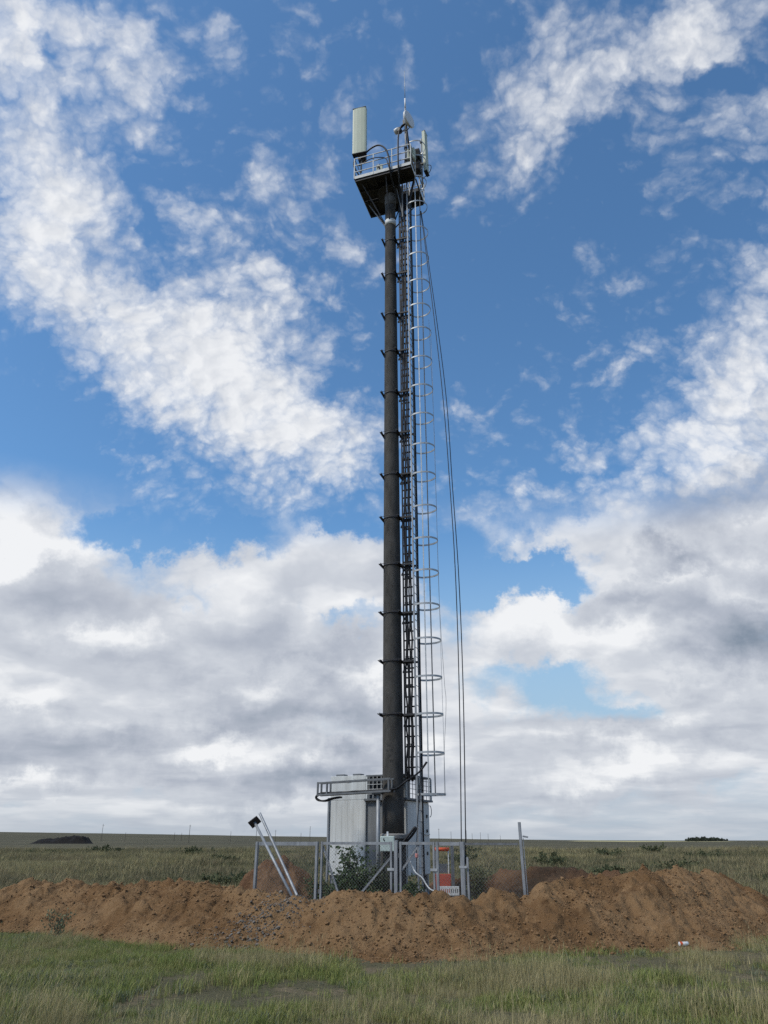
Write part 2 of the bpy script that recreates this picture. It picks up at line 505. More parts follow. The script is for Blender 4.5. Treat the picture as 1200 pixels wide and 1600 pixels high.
def vnoise(x, y, s=0):
    xi, yi = np.floor(x), np.floor(y); fx, fy = x - xi, y - yi
    fx = fx * fx * fx * (fx * (fx * 6 - 15) + 10); fy = fy * fy * fy * (fy * (fy * 6 - 15) + 10)
    a, b, c_, d_ = _hash(xi, yi, s), _hash(xi + 1, yi, s), _hash(xi, yi + 1, s), _hash(xi + 1, yi + 1, s)
    return (a + (b - a) * fx) * (1 - fy) + (c_ + (d_ - c_) * fx) * fy


def fbm2(x, y, o=4, s=0, g=.5):
    t, a, n = 0, 1, 0
    for k in range(o):
        t = t + a * (vnoise(x * 2 ** k + 17.3 * k, y * 2 ** k - 9.1 * k, s + k) - .5); n += a; a *= g
    return t / n


def sm(x, a, b):
    t = np.clip((x - a) / (b - a), 0, 1); return t * t * (3 - 2 * t)


# ------------------------------------------------------------------ the ground: one sheet to the horizon
def ground_z(X, Y):
    r = np.hypot(X, Y); az = np.degrees(np.arctan2(X, Y))
    near = .10 * fbm2(X * .35, Y * .35, 4, 3) * sm(r, 2, 6) + .5 * fbm2(X * .03, Y * .03, 3, 5) * sm(r, 30, 80)
    rise = (1 - sm(az, -32, 22)) * 30 * sm(r, 500, 3600) * (1 - .12 * fbm2(X * .002, Y * .002, 3, 8))
    return near + rise + 2.5 * fbm2(X * .004, Y * .004, 3, 9) * sm(r, 250, 900)


CREST = [(-9.8, 19.6, .06), (-9.0, 19.0, .38), (-8.19, 18.6, .70), (-5.69, 17.9, .84), (-3.34, 16.7, .82), (-1.46, 15.4, .72), (0, 14.6, .74), (1.37, 14.7, .66), (2.56, 15.2, .74),
         (3.48, 15.8, .90), (4.67, 16.5, 1.10), (6.42, 18.2, 1.02), (7.9, 19.4, .88), (8.6, 20.1, .42), (9.2, 20.7, .06)]
BACK = [(1.9, 28.2, .30), (2.84, 27.2, .52), (5.08, 26.2, .80), (7.16, 25.5, .70), (8.6, 24.2, .5), (9.3, 23.0, .25)]
HEAP = [(-3.3, 23.95, 1.1), (-3.02, 24.1, 1.12)]


def ridge_z(X, Y, crest, slope, seed):
    wx = X + .9 * fbm2(X * .55, Y * .55, 3, seed) + .25 * fbm2(X * 2.1, Y * 2.1, 2, seed + 4)
    wy = Y + .9 * fbm2(X * .55 + 40, Y * .55, 3, seed + 1) + .25 * fbm2(X * 2.1 + 9, Y * 2.1, 2, seed + 5)
    best = np.full(X.shape, -9.0)
    for (x0, y0, h0), (x1, y1, h1) in zip(crest[:-1], crest[1:]):
        ex, ey = x1 - x0, y1 - y0
        t = np.clip(((wx - x0) * ex + (wy - y0) * ey) / (ex * ex + ey * ey), 0, 1)
        d = np.hypot(wx - x0 - t * ex, wy - y0 - t * ey)
        h = h0 + (h1 - h0) * t
        q = np.sqrt(d * d + .09) - .3 * (1 - np.clip(d / 1.2, 0, 1))        # rounded crest
        best = np.maximum(best, h * (1 - q / (h * slope + .05)) + .04 * np.exp(-d))
    up = sm(best, -.15, .25)
    best = best + up * (.26 * fbm2(X * .9, Y * .9, 3, seed + 7) + .23 * fbm2(X * 3.1, Y * 3.1, 3, seed + 8, .6) + .15 * fbm2(X * 8.5, Y * 8.5, 3, seed + 9, .72))
    gul = fbm2(X * 1.7, Y * .8, 3, seed + 12)
    best = best - up * .12 * np.clip(.10 - np.abs(gul), 0, 1) * 6 * sm(best, .1, .5)
    return best


def bank_z(X, Y): return ridge_z(X, Y, CREST, 2.2, 21)


def ridge_object(name, crest, slope, seed, x0, x1, y0, y1, step, mt):
    nx, ny = int((x1 - x0) / step), int((y1 - y0) / step)
    X, Y = np.meshgrid(np.linspace(x0, x1, nx), np.linspace(y0, y1, ny))
    Z = ridge_z(X, Y, crest, slope, seed)
    keep = Z > -.06
    idx = np.arange(nx * ny).reshape(ny, nx)
    quad = np.stack([idx[:-1, :-1], idx[:-1, 1:], idx[1:, 1:], idx[1:, :-1]], -1)
    kq = keep[:-1, :-1] | keep[:-1, 1:] | keep[1:, 1:] | keep[1:, :-1]
    quad = quad[kq]
    used = np.unique(quad); remap = np.zeros(nx * ny, np.int64); remap[used] = np.arange(len(used))
    V = np.stack([X.ravel(), Y.ravel(), np.maximum(Z, -.12).ravel()], -1)[used]
    return np_mesh(name, V, remap[quad], mt, smooth=True)


def ground_material():
    mt = bpy.data.materials.new('steppe_ground'); mt.use_nodes = True
    nt = mt.node_tree; b = nt.nodes['Principled BSDF']; b.inputs['Roughness'].default_value = .95; b.inputs['Specular IOR Level'].default_value = .1
    geo = nt.nodes.new('ShaderNodeNewGeometry')

    def noise(scale, detail, stretch=(1, 1, 1)):
        mp = nt.nodes.new('ShaderNodeMapping'); mp.inputs['Scale'].default_value = stretch
        nt.links.new(geo.outputs['Position'], mp.inputs[0])
        n = nt.nodes.new('ShaderNodeTexNoise'); n.inputs['Scale'].default_value = scale; n.inputs['Detail'].default_value = detail; n.inputs['Roughness'].default_value = .62
        nt.links.new(mp.outputs[0], n.inputs[0]); return n.outputs['Fac']

    def mix(f, a, b_, lo=.4, hi=.6):
        r = nt.nodes.new('ShaderNodeMapRange'); r.interpolation_type = 'SMOOTHSTEP'; r.inputs[1].default_value = lo; r.inputs[2].default_value = hi
        nt.links.new(f, r.inputs[0])
        x = nt.nodes.new('ShaderNodeMix'); x.data_type = 'RGBA'; nt.links.new(r.outputs[0], x.inputs[0])
        for i, v in ((6, a), (7, b_)):
            if isinstance(v, tuple): x.inputs[i].default_value = (*v, 1)
            else: nt.links.new(v, x.inputs[i])
        return x.outputs[2]

    def dist(cx, cy, sx, sy):
        mp = nt.nodes.new('ShaderNodeMapping'); mp.vector_type = 'TEXTURE'
        mp.inputs['Location'].default_value = (cx, cy, 0); mp.inputs['Scale'].default_value = (sx, sy, 1e6)
        nt.links.new(geo.outputs['Position'], mp.inputs[0])
        l = nt.nodes.new('ShaderNodeVectorMath'); l.operation = 'LENGTH'; nt.links.new(mp.outputs[0], l.inputs[0])
        return l.outputs['Value']

    base = mix(noise(.05, 8), (.088, .082, .046), (.145, .122, .070), .36, .64)          # green and dry patches
    base = mix(noise(.012, 6, (1, 2.5, 1)), base, (.085, .08, .048), .48, .66)
    far = nt.nodes.new('ShaderNodeVectorMath'); far.operation = 'LENGTH'; nt.links.new(geo.outputs['Position'], far.inputs[0])
    base = mix(far.outputs['Value'], base, mix(noise(.006, 7, (1, 3, 1)), (.060, .058, .038), (.105, .096, .058), .40, .62), 90, 420)
    base = mix(noise(1.3, 8), base, (.19, .145, .092), .50, .74)                        # bare earth between the tufts
    base = mix(noise(9.0, 6), base, (.045, .045, .026), .52, .72)
    wob = nt.nodes.new('ShaderNodeMath'); wob.operation = 'MULTIPLY_ADD'
    nt.links.new(noise(.5, 5), wob.inputs[0]); wob.inputs[1].default_value = .7; nt.links.new(dist(.3, 20.5, 6.2, 6.8), wob.inputs[2])
    base = mix(wob.outputs[0], (.165, .105, .062), base, 1.15, 1.45)                      # dug-over soil of the compound
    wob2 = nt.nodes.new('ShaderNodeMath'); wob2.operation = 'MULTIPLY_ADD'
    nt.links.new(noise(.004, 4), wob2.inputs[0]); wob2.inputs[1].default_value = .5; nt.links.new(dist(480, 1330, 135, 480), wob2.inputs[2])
    base = mix(wob2.outputs[0], (.42, .37, .19), base, 1.10, 1.28)                        # far strip of sunlight, painted into the ground colour
    nt.links.new(base, b.inputs['Base Color'])
    bp = nt.nodes.new('ShaderNodeBump'); bp.inputs['Strength'].default_value = .7; bp.inputs['Distance'].default_value = .08
    nt.links.new(noise(14, 6), bp.inputs['Height']); nt.links.new(bp.outputs[0], b.inputs['Normal'])
    return mt


def soil_material(name, a, b_, c_, gravel=None):
    mt = bpy.data.materials.new(name); mt.use_nodes = True
    nt = mt.node_tree; p = nt.nodes['Principled BSDF']; p.inputs['Roughness'].default_value = .97; p.inputs['Specular IOR Level'].default_value = .08
    geo = nt.nodes.new('ShaderNodeNewGeometry')

    def noise(scale, detail, off=0):
        mp = nt.nodes.new('ShaderNodeMapping'); mp.inputs['Location'].default_value = (off, off, 0)
        nt.links.new(geo.outputs['Position'], mp.inputs[0])
        n = nt.nodes.new('ShaderNodeTexNoise'); n.inputs['Scale'].default_value = scale; n.inputs['Detail'].default_value = detail; n.inputs['Roughness'].default_value = .66
        nt.links.new(mp.outputs[0], n.inputs[0]); return n.outputs['Fac']

    def mix(f, u, v, lo, hi):
        r = nt.nodes.new('ShaderNodeMapRange'); r.interpolation_type = 'SMOOTHSTEP'; r.inputs[1].default_value = lo; r.inputs[2].default_value = hi
        nt.links.new(f, r.inputs[0])
        x = nt.nodes.new('ShaderNodeMix'); x.data_type = 'RGBA'; nt.links.new(r.outputs[0], x.inputs[0])
        for i, w in ((6, u), (7, v)):
            if isinstance(w, tuple): x.inputs[i].default_value = (*w, 1)
            else: nt.links.new(w, x.inputs[i])
        return x.outputs[2]

    col = mix(noise(.45, 8), a, b_, .42, .58)
    col = mix(noise(3.5, 8, 5), col, c_, .52, .70)
    col = mix(noise(1.6, 8, 15), col, tuple(x * 1.25 for x in b_), .55, .72)
    col = mix(noise(17, 6, 9), col, tuple(x * .7 for x in a), .58, .78)
    if gravel:
        mp = nt.nodes.new('ShaderNodeMapping'); mp.vector_type = 'TEXTURE'
        mp.inputs['Location'].default_value = gravel[:3]; mp.inputs['Scale'].default_value = gravel[3:]
        nt.links.new(geo.outputs['Position'], mp.inputs[0])
        l = nt.nodes.new('ShaderNodeVectorMath'); l.operation = 'LENGTH'; nt.links.new(mp.outputs[0], l.inputs[0])
        w = nt.nodes.new('ShaderNodeMath'); w.operation = 'MULTIPLY_ADD'; nt.links.new(noise(2.4, 6, 3), w.inputs[0]); w.inputs[1].default_value = 1.6; nt.links.new(l.outputs['Value'], w.inputs[2])
        grey = mix(noise(26, 4), (.14, .115, .092), (.245, .222, .195), .42, .6)
        col = mix(w.outputs[0], grey, col, .6, 2.0)
    nt.links.new(col, p.inputs['Base Color'])
    bp = nt.nodes.new('ShaderNodeBump'); bp.inputs['Strength'].default_value = 1.0; bp.inputs['Distance'].default_value = .05
    nt.links.new(noise(22, 8), bp.inputs['Height']); nt.links.new(bp.outputs[0], p.inputs['Normal'])
    return mt


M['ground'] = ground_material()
M['soil'] = soil_material('dug_clay_soil', (.160, .091, .043), (.236, .145, .074), (.104, .058, .028))
M['clod'] = material('loose_soil_clod', (.232, .142, .074), .97, (.165, .097, .050), 1.5, 4, spec=.08, per_object=.18)
M['gravel'] = material('grey_gravel', (.175, .158, .138), .92, (.115, .095, .075), 1.2, 3, per_object=.35)
M['soil_red'] = soil_material('reddish_clay_soil', (.135, .075, .042), (.175, .105, .06), (.09, .05, .03))

# polar sheet: dense rings close by, wide rings far away
rr = np.concatenate([np.linspace(0.5, 40, 120), np.geomspace(41, 9000, 150)])
NA = 420
aa = np.linspace(0, 2 * math.pi, NA, endpoint=False)
GR, GA = np.meshgrid(rr, aa, indexing='ij')
GX, GY = GR * np.sin(GA), GR * np.cos(GA)
GV = np.concatenate([np.stack([GX.ravel(), GY.ravel(), ground_z(GX, GY).ravel()], -1), [[0, 0, 0]]])
gi = np.arange(len(rr) * NA).reshape(len(rr), NA); gj = np.roll(gi, -1, 1)
GF = np.stack([gi[:-1], gi[1:], gj[1:], gj[:-1]], -1).reshape(-1, 4)
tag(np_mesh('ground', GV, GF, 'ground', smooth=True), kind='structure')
tag(ridge_object('earth_bank', CREST, 2.2, 21, -12.4, 12.4, 11.0, 24.0, .04, 'soil'), kind='structure')

bk = ridge_object('spoil_ridge', BACK, 1.9, 57, .2, 11.2, 21.4, 30.5, .06, 'soil_red')
tag(bk, 'low reddish soil ridge running behind the compound, beyond the fence', 'soil ridge')
hp = ridge_object('soil_heap', HEAP, 1.05, 77, -5.4, -1.2, 21.8, 26.2, .045, 'soil_red')
tag(hp, 'steep pointed heap of reddish soil behind the two leaning pipes', 'soil heap')

# ------------------------------------------------------------------ the mast
TX, TY, TR = .27, 23.5, R(-17.8)
Z_TOP = 27.2


def pole_r(z): return .325 + (.215 - .325) * min(max((z - 1.0) / 26.0, 0), 1)


mast = thing('concrete_mast', 'tall tapering dark concrete mast rising behind the fence gate', 'mast', (TX, TY, 0), TR)
mb = MB(); mb.lathe([(pole_r(z), z) for z in np.linspace(1.78, 26.55, 40)], 40); mb.build('shaft', 'concrete', mast, True)
mb = MB(); mb.lathe([(.37, -.1), (.37, 1.70), (.355, 1.72)], 36); mb.build('foundation_sleeve', 'concrete', mast, True)
mb = MB(); mb.lathe([(.41, 1.70), (.41, 1.80), (.345, 1.83)], 36); mb.build('sleeve_rim', 'concrete_light', mast, False)
mb = MB(); mb.lathe([(.235, 26.3), (.235, 27.16)], 28); mb.build('top_collar', 'grey_steel', mast, True)
mb = MB(); mb.lathe([(pole_r(25.3) + .018, 25.16), (pole_r(25.3) + .018, 25.44)], 28); mb.build('collar_band', 'white_steel', mast, True)
for z, row in ((4.28, (0, 1, 1, 1, 0)), (4.12, (1, 1, 0, 1, 1)), (3.97, (0, 0, 1, 1, 0)), (3.82, (1, 0, 0, 1, 1))):      # worn, unreadable paint
    for k, on in enumerate(row):
        if on:
            a = R(-112 + k * 8.5); r = pole_r(z) + .003
            q = MB(); q.add([(r * math.cos(a + q_), r * math.sin(a + q_), z + w) for q_, w in ((-.055, -.035), (.05, -.04), (.045, .04), (-.05, .035))], [(0, 1, 2, 3)])
            q.build('worn_stencil_mark', 'worn_paint', mast)
BANDS = [24.29, 22.5, 20.51, 18.74, 16.88, 15.15, 13.46, 11.8, 10.08, 8.42, 6.84, 5.19]
for z in BANDS:
    r = pole_r(z)
    b_ = MB(); b_.lathe([(r + .008, z - .035), (r + .008, z + .035)], 28); cb = b_.build('clamp_band', 'dark_steel', mast, True)
    for s in (-1, 1):
        q = MB(); x = s * (r + .045)
        q.span(x - .03, x + .03, -.34, .30, z - .005, z + .005); q.span(x - s * .03 - .004, x - s * .03 + .004, -.34, .30, z - .05, z + .05)
        q.build('clamp_channel', 'dark_steel', cb)
    for y in (-r - .03, r + .03):
        q = MB(); q.tube([(-r - .09, y, z + .02), (r + .09, y, z + .02)], .009, 6); q.build('tie_rod', 'dark_steel', cb)
    for y in (-.12, .12):
        q = MB(); q.bar((r + .05, y, z - .02), (.80, y, z - .02), .05, .06); q.build('support_arm', 'dark_steel', cb)
    q = MB(); q.bar((r + .04, .0, z - .34), (.62, 0, z - .34), .04, .05); q.bar((r + .06, 0, z - .32), (.5, 0, z - .05), .035, .035); q.build('knee_brace', 'dark_steel', cb)

# ------------------------------------------------------------------ cable rack beside the mast, with its cables
rack = thing('cable_rack', 'narrow dark cable rack with rungs fixed along the right side of the mast', 'cable rack', (TX, TY, 0), TR)
for x in (.39, .745):
    q = MB(); q.bar((x, 0, 3.2), (x, 0, 27.1), .04, .06); q.build('rail', 'rubber', rack)
rung0 = None
for k in range(80):
    z = 3.35 + k * .297
    if rung0 is None:
        q = MB(); q.bar((.40, 0, 0), (.735, 0, 0), .045, .042); rung0 = q.build('rung', 'rubber', rack); rung0.location.z = z
    else: share('rung', rung0, rack, (0, 0, z))
cl0 = None
for k in range(0, 80, 3):
    z = 3.35 + k * .297 + .05
    if cl0 is None:
        q = MB()
        for x in (.47, .53, .60, .655): q.box((x, -.035, 0), (.045, .05, .07))
        cl0 = q.build('clamp_row', 'rubber', rack); cl0.location.z = z
    else: share('clamp_row', cl0, rack, (0, 0, z))
for i, x in enumerate((.47, .53, .60, .655)):
    r_ = random.Random(40 + i)
    pts = [(x + r_.uniform(-.02, .02) * (1.6 if z < 8 else 1), -.045 + r_.uniform(-.012, .012), z) for z in np.linspace(3.25, 27.3, 46)]
    q = MB(); q.tube(pts, (.027, .034, .024, .030)[i], 6)
    f = q.build('feeder_cable', 'rubber', None, True); f.location = (TX, TY, 0); f.rotation_euler.z = TR
    tag(f, 'black feeder cable clipped upright in the cable rack beside the mast', 'cable', 'feeder cables on the rack')

# ------------------------------------------------------------------ ladder with safety cage
lad = thing('caged_ladder', 'tall steel ladder with pale hooped safety cage right of the mast', 'ladder', (TX, TY, 0), TR)
for y, mtn in ((-.22, 'galv'), (.22, 'galv')):
    q = MB(); q.bar((.80, y, .05), (.80, y, 28.3), .05, .04); q.build('side_rail', mtn, lad)
rg = None
for k in range(92):
    z = .35 + k * .3
    if rg is None:
        q = MB(); q.tube([(.80, -.22, 0), (.80, .22, 0)], .011, 6); rg = q.build('rung', 'galv', lad); rg.location.z = z
    else: share('rung', rg, lad, (0, 0, z))
HOOP = smooth_path([(.80, -.22, 0), (.93, -.36, 0), (1.2, -.39, 0), (1.47, -.28, 0), (1.60, 0, 0), (1.47, .28, 0), (1.2, .39, 0), (.93, .36, 0), (.80, .22, 0)], 5)
hz_ = [25.88, 24.46, 23.1, 21.75, 20.55, 19.43, 18.09, 16.88, 15.64, 14.44, 13.28, 12.02, 10.85, 9.7, 8.59, 7.46, 6.27, 5.13, 4.01, 2.87, 27.3, 28.5, 29.4]
h0 = None
for k, z in enumerate(hz_):
    if h0 is None:
        q = MB()
        for a, b_ in zip(HOOP[:-1], HOOP[1:]): q.bar(a, b_, .014, .058)
        h0 = q.build('cage_hoop', 'galv_bright', lad); h0.location.z = z
    else: share('cage_hoop', h0, lad, (0, 0, z), (R(rng.uniform(-1.5, 1.5)), R(rng.uniform(-1, 1)), 0))
for x, y, mtn in ((1.2, -.385, 'galv_bright'), (1.2, .385, 'grey_steel')):
    q = MB(); q.bar((x, y, 2.85), (x, y, 28.6), .036, .012)
    q.build('cage_strap', mtn, lad)
q = MB(); q.bar((1.595, 0, 2.85), (1.595, 0, 19.5), .010, .006); q.build('cage_strap', 'galv', lad)
pts = [(.845, .24 + .012 * math.sin(z * 1.7), z) for z in np.linspace(.1, 27, 60)]
q = MB(); q.tube(pts, .024, 6); o = q.build('power_cable', 'rubber', None, True); o.location = (TX, TY, 0); o.rotation_euler.z = TR
tag(o, 'thick black cable strapped along the back rail of the caged ladder', 'cable')
q = MB(); q.tube(smooth_path([at(657, 1215, 22.9), at(654, 1262, 22.8), at(652, 1290, 22.7), at(651, 1337, 22.6), at(651, 1372, 22.6)], 5), .013, 6); o = q.build('earth_cable', 'rubber', None, True)
tag(o, 'thin dark cable dropping past the pale grey shelter door to the ground', 'cable')
q = MB(); q.lathe([(.03, -.06), (.045, -.03), (.045, .03), (.03, .06)], 10); c_ = q.build('connector', 'pink', o); c_.location = at(651, 1337, 22.58)

# ------------------------------------------------------------------ working platform at the top
pf_ = thing('work_platform', 'railed steel work platform at the top of the concrete mast', 'platform', (TX, TY, 0), TR)
X0, X1, Y0, Y1 = -1.27, 1.22, -1.06, 1.12
for (a, b_, c_, d_) in ((X0, X1, Y0, -.30), (X0, .42, -.29, .24), (X0, X1, .25, Y1)):
    nx_ = max(2, round((b_ - a) / .62))
    for k in range(nx_):
        q = MB(); q.span(a + (b_ - a) * k / nx_ - .001, a + (b_ - a) * (k + 1) / nx_ + .001 * (k < nx_ - 1) - .002, c_, d_, Z_TOP + .07, Z_TOP + .08); q.build('deck_plate', 'dark_steel', pf_)
for y in (-.99, -.335, .285, 1.05): q = MB(); q.bar((X0 + .03, y, Z_TOP), (X1 - .03, y, Z_TOP), .07, .18); q.build('deck_beam', 'dark_steel', pf_)
for x in (-.85, -.42, .0, .40, .85): q = MB(); q.bar((x, Y0 + .1, Z_TOP + .03), (x, -.37, Z_TOP + .03), .05, .06); q.bar((x, .33, Z_TOP + .03), (x, Y1 - .1, Z_TOP + .03), .05, .06); q.build('deck_joist', 'dark_steel', pf_)
for a, b_ in (((X0, Y0), (X1, Y0)), ((X0, Y1), (X1, Y1)), ((X0, Y0), (X0, Y1))):
    q = MB(); q.bar((a[0], a[1], Z_TOP + .10), (b_[0], b_[1], Z_TOP + .10), .014, .16); q.build('toe_board', 'white_steel', pf_)
for y0_, y1_ in ((Y0, -.34), (.30, Y1)):
    q = MB(); q.bar((X1, y0_, Z_TOP + .10), (X1, y1_, Z_TOP + .10), .014, .16); q.build('toe_board', 'white_steel', pf_)
q = MB(); q.bar((.43, -.30, Z_TOP + .02), (.43, .25, Z_TOP + .02), .05, .1); q.bar((X1, -.3, Z_TOP), (X1, .25, Z_TOP), .05, .06); q.build('hatch_frame', 'grey_steel', pf_)
for x, y in ((X0, Y0), (-.42, Y0), (.40, Y0), (X1, Y0), (X0, 0), (X0, Y1), (-.4, Y1), (.45, Y1), (X1, Y1), (X1, -.36), (X1, .32)):
    q = MB(); q.bar((x, y, Z_TOP + .05), (x, y, Z_TOP + 1.22), .035, .035); q.build('rail_post', 'white_steel', pf_)
for zz in (.42, .80, 1.2):
    for a, b_ in (((X0, Y0), (X1, Y0)), ((X0, Y1), (X1, Y1)), ((X0, Y0), (X0, Y1)), ((X1, Y0), (X1, -.36)), ((X1, .32), (X1, Y1))):
        q = MB(); q.bar((*a, Z_TOP + zz), (*b_, Z_TOP + zz), .03, .03); q.build('guard_rail', 'white_steel', pf_)
for x, y in ((-1.1, .35), (-.9, .95), (.95, .95), (-1.0, -.8), (.1, -.95), (.1, 1.0)):
    q = MB(); q.tube([(x * .2, y * .2, 25.3), (x, y, Z_TOP - .05)], .026, 6); q.build('brace', 'grey_steel' if y == .35 else 'dark_steel', pf_)
q = MB(); q.lathe([(.24, 26.9), (.55, 26.98), (.55, 27.02), (.24, 27.02)], 24); q.build('bearing_plate', 'dark_steel', pf_)
q = MB(); q.bar((.62, -.29, 25.25), (.62, -.29, Z_TOP), .05, .05); q.bar((.62, -.29, 25.4), (.35, -.29, Z_TOP - .1), .04, .04); q.build('ladder_bracket', 'grey_steel', pf_)


# ------------------------------------------------------------------ antennas
def loc2world(x, y, z):
    c_, s_ = math.cos(TR), math.sin(TR); return (TX + c_ * x - s_ * y, TY + s_ * x + c_ * y, z)


def panel_antenna(label, base, face_az, w, d, h, tilt, group=None, mast_h=2.2, units=1):
    """sector panel: radome, end caps, connectors, pipe, brackets, radio unit behind it; local -Y is the face"""
    t = thing('panel_antenna', label, 'antenna', base, face_az, group)
    r_ = MB(); n = 5; prof = []
    for k in range(n + 1): a = math.pi * k / n; prof.append((-math.cos(a) * w / 2, -d * .45 - math.sin(a) * d * .15))
    prof += [(w / 2, d * .4), (-w / 2, d * .4)]
    L = len(prof); z0, z1 = .75, .75 + h
    vs = [(x, y, z0) for x, y in prof] + [(x, y, z1) for x, y in prof]
    r_.add(vs, [(i, (i + 1) % L, (i + 1) % L + L, i + L) for i in range(L)] + [tuple(range(L - 1, -1, -1)), tuple(range(L, 2 * L))])
    rad = r_.build('radome', 'radome', t); rad.rotation_euler.x = R(tilt)
    q = MB(); q.span(-w / 2 - .004, w / 2 + .004, -d * .62, d * .42, z0 - .035, z0 - .002); q.build('bottom_cap', 'dark_steel', rad)
    q = MB(); q.span(-w / 2 - .004, w / 2 + .004, -d * .62, d * .42, z1 + .002, z1 + .02); q.build('top_cap', 'grey_steel', rad)
    for k in range(4):
        q = MB(); x = -w * .36 + k * w * .24; q.tube([(x, -.02, z0 - .034), (x, -.02, z0 - .12)], .018, 6); q.build('connector', 'rubber', rad)
    q = MB(); q.tube([(0, d + .06, 0), (0, d + .06, mast_h + .75)], .036, 10); q.build('mount_pipe', 'galv', t, True)
    for z in (z0 + .25 * h, z0 + .8 * h):
        q = MB(); q.span(-.06, .06, d * .4 - .03, d + .11, z - .04, z + .04); q.build('mount_bracket', 'dark_steel', t)
    for k in range(units):
        q = MB(); zc = .85 + k * .75; q.span(-.17, .17, d + .11, d + .33, zc, zc + .56); u_ = q.build('radio_unit', 'grey_steel' if k % 2 else 'dark_steel', t, bevel=.02)
        for j in range(6):
            q = MB(); q.span(-.15 + j * .052, -.135 + j * .052, d + .332, d + .365, zc + .05, zc + .5); q.build('cooling_fin', 'dark_steel', u_)
    return t


a1 = panel_antenna('broad grey-green panel antenna standing above the left platform corner', loc2world(-1.07, -.98, 27.93), R(-14), .60, .2, 2.68, 1.5, mast_h=1.6, units=2)
a2 = panel_antenna('narrow panel antenna on the back rail, partly hidden by the broad panel', loc2world(-.85, 1.1, 27.75), R(168), .28, .14, 1.75, 0, mast_h=1.6, units=1)
a3 = panel_antenna('slim panel antenna turned edge-on beyond the cage of the ladder', loc2world(1.50, .55, 27.62), R(66), .34, .15, 2.45, -1.0, mast_h=2.2, units=2)

# pipe with the dish and the lightning rod
dp = thing('rod_mast', 'upright pipe at the front platform corner topped by a thin lightning rod', 'mast', loc2world(.98, -.92, 27.3))
q = MB(); q.tube([(0, 0, 0), (0, 0, 3.5)], .042, 12); q.build('pipe', 'galv', dp, True)
q = MB(); q.tube([(0, 0, 3.5), (0, 0, 4.15)], .034, 10); q.build('rod_holder', 'white_plastic', dp, True)
q = MB(); q.tube([(0, 0, 4.15), (0, 0, 5.95)], [.016, .009], 6); q.build('lightning_rod', 'galv_bright', dp, True)
for z in (.35, 1.1): q = MB(); q.box((0, .0, z), (.14, .14, .06)); q.build('clamp', 'dark_steel', dp)

ds = thing('dish_antenna', 'white drum-shaped microwave dish on the pipe below the lightning rod', 'dish antenna', loc2world(.95, -.95, 29.95), R(54))
q = MB(); n = 32                                                     # face looks along local -Y
prof = [(.07, .15), (.2, .125), (.30, .07), (.365, .02), (.375, 0), (.375, -.05), (.36, -.07)]
vs, fs = [], []
for r, y in prof:
    for j in range(n): a = 2 * math.pi * j / n; vs.append((r * math.cos(a), y - .2, r * math.sin(a)))
for i in range(len(prof) - 1):
    for j in range(n): a_, b_ = i * n + j, i * n + (j + 1) % n; fs.append((a_, b_, b_ + n, a_ + n))
q.add(vs, fs + [tuple(range(n - 1, -1, -1))]); q.build('reflector', 'white_plastic', ds, True)
q = MB(); vs = [(0, -.29, 0)] + [(.36 * math.cos(2 * math.pi * j / n), -.271, .36 * math.sin(2 * math.pi * j / n)) for j in range(n)]
q.add(vs, [(0, 1 + j, 1 + (j + 1) % n) for j in range(n)]); q.build('radome', 'white_plastic', ds, True)
q = MB(); q.span(-.05, .05, -.12, .06, -.14, .14); q.bar((0, -.1, -.1), (0, .36, -.25), .06, .06); q.build('mount', 'dark_steel', ds)
q = MB(); q.lathe([(.11, -.10), (.13, -.08), (.13, .08), (.10, .11)], 18); u_ = q.build('radio_unit', 'white_plastic', ds, True); u_.location = (0, .40, -.25); u_.rotation_euler = (R(90), 0, 0)
q = MB(); q.span(-.10, .10, .2, .3, -.42, -.22); q.build('radio_bracket', 'rubber', ds)


def cable(label, pts, r=.022, k=6):
    q = MB(); q.tube(smooth_path(pts, k), r, 7); return tag(q.build('jumper_cable', 'rubber', None, True), label, 'cable')


LW = loc2world
cable('thick black cable arching over the front platform rail', [LW(-1.15, -.75, 28.55), LW(-.7, -1.0, 28.75), LW(-.2, -1.12, 28.78), LW(.15, -1.15, 28.4), LW(.3, -1.12, 27.8), LW(.33, -1.1, 27.2), LW(.35, -.6, 26.7), LW(.45, -.1, 26.2)], .036)
cable('black cable looping from the dish pipe down over the platform edge', [LW(.98, -1.0, 29.75), LW(.83, -1.06, 29.6), LW(.72, -1.1, 29.1), LW(.70, -1.13, 28.3), LW(.70, -1.12, 27.3), LW(.62, -.7, 26.6), LW(.55, -.1, 26.0)], .034)
cable('ring of black cable coiled on the pipe under the dish', [LW(.98 + .2 * math.cos(a), -1.0, 29.55 + .2 * math.sin(a)) for a in np.linspace(0, 2 * math.pi, 13)], .022)
cable('thin black lead hanging from the dish radio unit', [LW(.55, -.72, 30.0), LW(.58, -.78, 29.6), LW(.75, -.9, 29.4), LW(.95, -.97, 29.5)], .014)
cable('black cable bundle running down beside the dish pipe to the ladder hatch', [LW(1.02, -.98, 29.7), LW(1.08, -.9, 28.8), LW(1.14, -.6, 28.0), LW(1.16, -.3, 27.4), LW(.95, -.1, 26.7), LW(.75, -.05, 26.0)], .05)
cable('black cable sagging along the middle guard rail', [LW(-1.1, -1.0, 28.0), LW(-.5, -1.1, 28.12), LW(.1, -1.1, 27.95), LW(.25, -1.1, 27.5), LW(.3, -1.05, 27.25)], .02)
cable('black lead curving from the slim edge-on panel to its radio units', [LW(1.5, .6, 28.9), LW(1.75, .35, 28.5), LW(1.7, .3, 28.1), LW(1.35, .4, 27.9)], .016)
